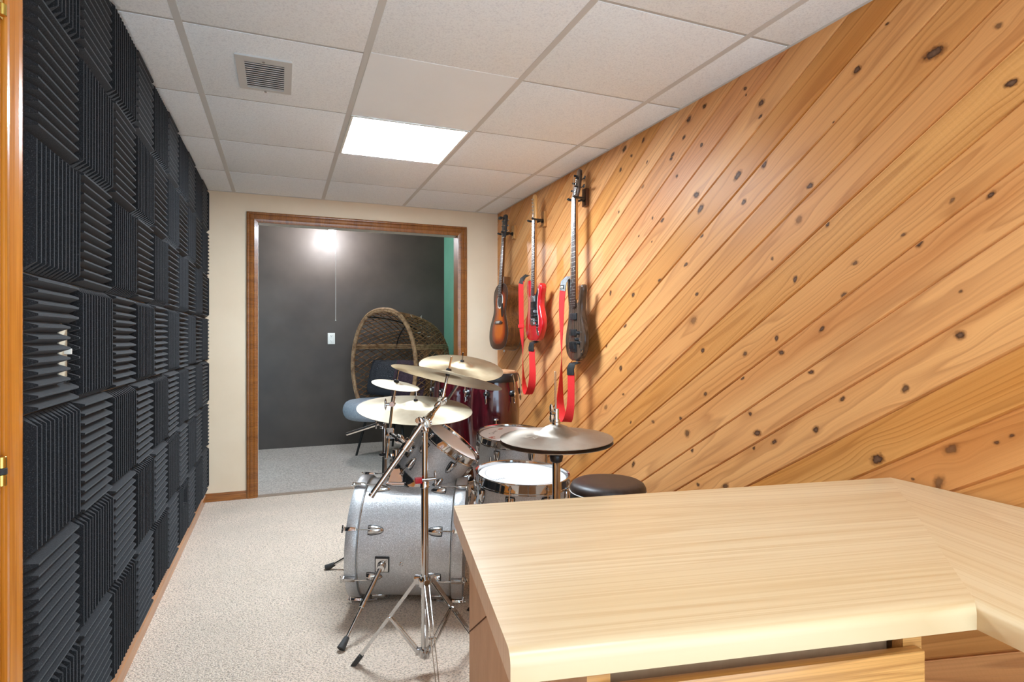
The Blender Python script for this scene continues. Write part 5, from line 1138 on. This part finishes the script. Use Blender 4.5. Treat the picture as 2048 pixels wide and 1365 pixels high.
# bass drum pedal
hd = Vector((bn.x, bn.y, 0)).normalized(); sd = Vector((-hd.y, hd.x, 0)); pb = Vector((bB.x, bB.y, 0)) + hd*0.03
pm = Matrix(((hd.x, sd.x, 0, pb.x), (hd.y, sd.y, 0, pb.y), (0, 0, 1, 0), (0, 0, 0, 1)))
pe = thing('bass_drum_pedal', 'black bass drum pedal half hidden between the bass drum and desk', 'pedal', tuple(pb))
b = MB(); b.box((0.0, -0.06, 0.0), (0.30, 0.06, 0.008), pm, 0.003); b.build('base_plate', M['black'], pe)
b = MB(); b.box((0, -0.042, 0), (0.25, 0.042, 0.008), pm @ T(0.06, 0, 0.075) @ Matrix.Rotation(R(12), 4, 'Y'), 0.003); b.build('footboard', M['blackmetal'], pe)
b = MB()
for s in (-1, 1): b.box((0.02, s*0.055-0.008, 0), (0.045, s*0.055+0.008, 0.20), pm, 0.003)
b.cyl(pm @ Vector((0.032, -0.065, 0.195)), pm @ Vector((0.032, 0.065, 0.195)), 0.007, 12); b.build('posts', M['black'], pe)
b = MB(); b.cyl(pm @ Vector((0.032, 0, 0.195)), pm @ Vector((0.055, 0, 0.36)), 0.004, 8); b.cyl(pm @ Vector((0.030, 0, 0.35)), pm @ Vector((0.085, 0, 0.35)), 0.022, 16); b.build('beater', M['felt'], pe)
b = MB(); b.tube([pm @ Vector((0.035+0.008*math.cos(i*1.2), -0.085+0.008*math.sin(i*1.2), 0.06+i*0.0026)) for i in range(48)], 0.0016, 5); b.build('spring', M['chrome'], pe)

# ------------------------------------------------------------------ stool
stx, sty, R0 = 1.318, 2.200, 0.163
so = thing('drum_stool', 'round black padded stool with white stitching beside the plank wall', 'stool', (stx, sty, 0))
MB().lathe([(0, 0.538), (R0*0.7, 0.5375), (R0-0.022, 0.534), (R0-0.008, 0.526), (R0, 0.512), (R0+0.001, 0.500), (R0-0.003, 0.492)], T(stx, sty, 0), 64).build('padded_top', M['vinyl_brown'], so)
MB().lathe([(R0-0.003, 0.493), (R0+0.001, 0.485), (R0+0.001, 0.32), (R0-0.002, 0.05), (R0-0.02, 0.03), (0, 0.03)], T(stx, sty, 0), 64).build('side_cover', M['vinyl_black'], so)
b = MB(); b.lathe([(R0+0.0005, 0.496), (R0+0.003, 0.494), (R0+0.0005, 0.492)], T(stx, sty, 0), 96, True); b.build('stitching', M['stitch'], so)
ha = math.atan2(-0.93, -0.30); hd_ = Vector((math.cos(ha), math.sin(ha), 0)); hc = Vector((stx, sty, 0)) + hd_*(R0+0.006); htan = Vector((-hd_.y, hd_.x, 0))
b = MB(); b.ribbon(crom([hc+Vector((0, 0, 0.40)), hc+hd_*0.008+Vector((0, 0, 0.46)), hc+hd_*0.016+Vector((0, 0, 0.505)), hc+hd_*0.004+Vector((0, 0, 0.517))], 4, False), [htan]*13, 0.030, 0.003); b.build('strap_handle', M['leather'], so)
b = MB(); b.ball((0, 0, 0), 0.011, frame(hc+hd_*0.0185+Vector((0, 0, 0.500)), hd_), (1, 1, 0.25), 14); b.build('handle_eye', plain('dark_red_eyelet', (0.16, 0.01, 0.015, 1), 0.4), so)
for k in range(3):
    a = R(30)+2*PI*k/3; b = MB(); b.cyl((stx+0.13*math.cos(a), sty+0.13*math.sin(a), 0.0), (stx+0.13*math.cos(a), sty+0.13*math.sin(a), 0.035), 0.014, 12); b.build('foot', M['rubber'], so)

# ------------------------------------------------------------------ congas
def conga(x, y, zt_, label, a0):
    z0 = zt_-0.76
    o = thing('conga_drum', label, 'conga', (x, y, z0))
    sh = [(0.118, 0.0), (0.120, 0.01), (0.133, 0.12), (0.152, 0.28), (0.165, 0.42), (0.168, 0.52), (0.163, 0.62), (0.150, 0.70), (0.142, 0.745), (0.136, 0.745), (0.10, 0.40), (0.108, 0.0)]
    sm = []
    for i in range(9):
        a, c = sh[i], sh[min(i+1, 8)]
        for k in range(3): f = k/3; sm.append((a[0]+(c[0]-a[0])*f, a[1]+(c[1]-a[1])*f))
    MB().lathe(sm + [(0.130, 0.74), (0.105, 0.0)], T(x, y, z0), 64, True, True).build('shell', M['conga_red'], o)
    MB().lathe([(0, 0.765), (0.12, 0.7645), (0.142, 0.760), (0.149, 0.748), (0.150, 0.725)], T(x, y, z0), 48).build('drumhead', M['hide'], o)
    MB().lathe([(0.149, 0.695), (0.156, 0.695), (0.158, 0.70), (0.157, 0.745), (0.153, 0.750), (0.149, 0.745)], T(x, y, z0), 64, True, True).build('rim', M['black'], o)
    MB().lathe([(0.110, -0.002), (0.123, -0.002), (0.126, 0.03), (0.121, 0.032)], T(x, y, z0), 48, True, True).build('base_ring', M['black'], o)
    for k in range(6):
        a = a0+2*PI*k/6; m = T(x, y, z0) @ Matrix.Rotation(a, 4, 'Z')
        b = MB(); b.cyl(m @ Vector((0.160, 0, 0.625)), m @ Vector((0.176, 0, 0.625)), 0.021, 18, 0.019); lg = b.build('lug_plate', M['black'], o)
        b = MB(); b.tube(crom([m @ Vector((0.152, 0, 0.733)), m @ Vector((0.164, 0, 0.742)), m @ Vector((0.172, 0, 0.728)), m @ Vector((0.182, 0, 0.68)), m @ Vector((0.184, 0, 0.60)), m @ Vector((0.184, 0, 0.575))], 4, False), 0.0042, 8)
        b.cyl(m @ Vector((0.184, 0, 0.598)), m @ Vector((0.184, 0, 0.575)), 0.007, 8); b.ball(tuple(m @ Vector((0.184, 0, 0.57))), 0.0055); b.cyl(m @ Vector((0.17, 0, 0.625)), m @ Vector((0.190, 0, 0.625)), 0.010, 12)
        b.build('tension_hook', M['chrome'], lg)
    m = T(x, y, z0) @ Matrix.Rotation(a0+R(20), 4, 'Z')
    b = MB(); b.ball(tuple(m @ Vector((0.170, 0, 0.47))), 0.02, None, (1, 1, 0.35)); b.cyl(m @ Vector((0.160, 0, 0.47)), m @ Vector((0.178, 0, 0.40)), 0.005, 8); b.build('stand_bracket', M['chrome'], o)
    return z0
conga(1.262, 3.515, 0.945, 'dark red conga drum nearest the plank wall', R(236))
conga(1.135, 3.905, 0.930, 'dark red conga drum behind the other, nearest the doorway casing', R(215))
cs = thing('conga_stand', 'low chrome stand carrying both dark red conga drums', 'stand', (1.21, 3.70, 0))
for cx, cy, zz in ((1.262, 3.515, 0.945-0.76), (1.135, 3.905, 0.930-0.76)):
    MB().lathe([(0.128, zz-0.012), (0.140, zz-0.012), (0.143, zz+0.01), (0.140, zz+0.012), (0.128, zz-0.004)], T(cx, cy, 0), 40, True, True).build('support_ring', M['chrome'], cs)
    b = MB(); b.cyl((cx-0.135, cy, zz-0.006), (cx+0.135, cy, zz-0.006), 0.008, 10); b.cyl((cx, cy-0.135, zz-0.006), (cx, cy+0.135, zz-0.006), 0.008, 10); b.build('cross_bar', M['chrome'], cs)
    for a in (R(20), R(160), R(270)):
        d = Vector((math.cos(a), math.sin(a), 0)); b = MB(); b.tube([Vector((cx, cy, zz-0.006))+d*0.13, Vector((cx, cy, 0.012))+d*0.19], 0.009, 10); l_ = b.build('leg', M['chrome'], cs)
        b = MB(); b.cyl(Vector((cx, cy, 0.03))+d*0.187, Vector((cx, cy, 0.0))+d*0.192, 0.013, 10); b.build('rubber_foot', M['rubber'], l_)

# ------------------------------------------------------------------ wicker egg chair
e1 = Vector((0.643, -0.766, 0)); eb = Vector((0.766, 0.643, 0)); mid = Vector((0.895, 5.640, 0)); ZC, ZH, WH, DP = 0.870, 0.545, 0.385, 0.84
ch = thing('egg_chair', 'brown wicker egg chair with a domed hood in the dark room', 'chair', (mid.x+eb.x*0.25, mid.y+eb.y*0.25, 0))
def shellp(th, ph, out=0.0):
    c = max(0.0, math.cos(ph))**0.46; x = WH*math.copysign(abs(math.sin(th))**0.82, math.sin(th))*(1-0.06*max(0, -math.cos(th)))*c; z = ZH*math.cos(th)*c
    if z < -0.40: z = -0.40 + (z+0.40)*0.3
    return mid + e1*x*(1+out) + eb*DP*math.sin(ph) + Vector((0, 0, ZC+z*(1+out)))
b = MB()
for off, r_ in ((0.0, 0.015), (0.032, 0.014)):
    b.tube([shellp(2*PI*i/64, 0.02, off) for i in range(64)], r_, 8, True)
b.build('hoop_frame', M['wicker_light'], ch)
b = MB(); NL = 58
for k in range(NL):
    for s in (-1, 1):
        t0 = 2*PI*(k+rng.uniform(-.12, .12))/NL; b.tube([shellp(t0+s*1.05*i/14, (PI/2*0.97)*i/14) for i in range(15)], 0.0042, 5)
for i in range(1, 5): pass
b.build('woven_shell', M['wicker'], ch)
b = MB()
for zz in (1.078, 1.062, 1.046):
    for s in (-1, 1):
        P_ = []
        for i in range(24):
            ph = PI/2*0.97*i/23; c = max(0.0, math.cos(ph))**0.46; q = (zz-ZC)/(ZH*c)
            if abs(q) > 0.98: break
            P_.append(shellp(s*math.acos(q), ph, 0.01))
        b.tube(P_, 0.008, 6)
    b.tube([shellp(-math.acos((zz-ZC)/ZH), 0.0) + Vector((0, 0, 0.0)) + (shellp(math.acos((zz-ZC)/ZH), 0.0)-shellp(-math.acos((zz-ZC)/ZH), 0.0))*i/10 + eb*DP*0.62*math.sin(PI*i/10) for i in range(11)], 0.006, 6)
b.build('braided_band', M['wicker_light'], ch)
b = MB()
for t0 in (-0.42, 0.42): b.tube([shellp(t0, PI/2*0.95*i/16, -0.02) for i in range(17)], 0.006, 6)
b.tube([shellp(-1.2+2.4*i/16, 0.75, -0.02) for i in range(17)], 0.006, 6); b.build('metal_frame', M['blackmetal'], ch)
cc = mid + eb*0.24
b = MB(); b.tube([cc+e1*0.30*math.cos(2*PI*i/32)+eb*0.30*math.sin(2*PI*i/32)+Vector((0, 0, 0.40)) for i in range(32)], 0.012, 8, True); b.build('base_ring', M['blackmetal'], ch)
for sx1, sy1 in ((-1, -1), (1, -1), (-1, 1), (1, 1)):
    b = MB(); b.tube([cc+e1*0.21*sx1+eb*0.21*sy1+Vector((0, 0, 0.40)), cc+e1*0.30*sx1+eb*0.27*sy1+Vector((0, 0, 0.0))], [0.014, 0.011], 8); b.build('leg', M['blackmetal'], ch)
# a scatter of white loose cane ends
b = MB(); r2 = random.Random(3)
for _ in range(16):
    p = shellp(r2.uniform(-0.3, 1.5), r2.uniform(0.1, 1.2)); d = Vector((r2.uniform(-1, 1), r2.uniform(-1, 1), r2.uniform(-.3, 1))).normalized(); b.tube([p, p+d*0.035], 0.0014, 4)
b.build('loose_canes', M['ivory'], ch)
def cushion(name, label, c, zax, xax, sx_, sy_, sz_, mat, pinch=0.5):
    m = frame(c, zax, xax); b = MB(); N = 20; vs = []; 
    for i in range(N+1):
        for j in range(N+1):
            u, v_ = -1+2*i/N, -1+2*j/N
            h = (max(0, 1-abs(u)**2.4)*max(0, 1-abs(v_)**2.4))**pinch
            vs.append((u*sx_*(1-0.06*(1-v_*v_)*0), v_*sy_, h*sz_))
    n1_ = (N+1)**2; fs = []
    for s in (0, 1):
        for i in range(N):
            for j in range(N):
                q = (i*(N+1)+j, (i+1)*(N+1)+j, (i+1)*(N+1)+j+1, i*(N+1)+j+1); fs.append(tuple(x_+s*n1_ for x_ in (q if s == 0 else reversed(q))))
    vs = vs + [(x_, y_, -z_) for x_, y_, z_ in vs]
    o = b.add(vs, fs, None, True).build(name, mat, None, m, False); return o
sc_ = mid + eb*0.16 + Vector((0, 0, 0.50))
m_ = frame(mid - eb*0.00 + Vector((0, 0, 0.475)), (0, 0, 1), e1)
o = MB().lathe([(0, -0.085)] + [(0.30+0.062*math.sin(PI*i/12), -0.085*math.cos(PI*i/12)) for i in range(13)] + [(0, 0.09)], None, 48).build('seat_cushion', M['cushion_grey'], None, m_, False)
tag(o, 'thick blue-grey seat cushion resting in the wicker egg chair', 'cushion')
fc = mid + Vector((0, 0, 0))
tag(cushion('throw_pillow', '', mid + e1*(-0.15) + eb*0.22 + Vector((0, 0, 0.755)), (-0.75, -0.62, 0.3), e1, 0.21, 0.18, 0.07, M['pattern']), 'dark throw pillow with a small ring pattern in the egg chair', 'pillow')
tag(cushion('throw_pillow', '', mid + e1*(0.17) + eb*0.20 + Vector((0, 0, 0.75)), (-0.72, -0.66, 0.3), e1, 0.19, 0.19, 0.07, M['plum']), 'plain dark plum throw pillow at right inside the egg chair', 'pillow')
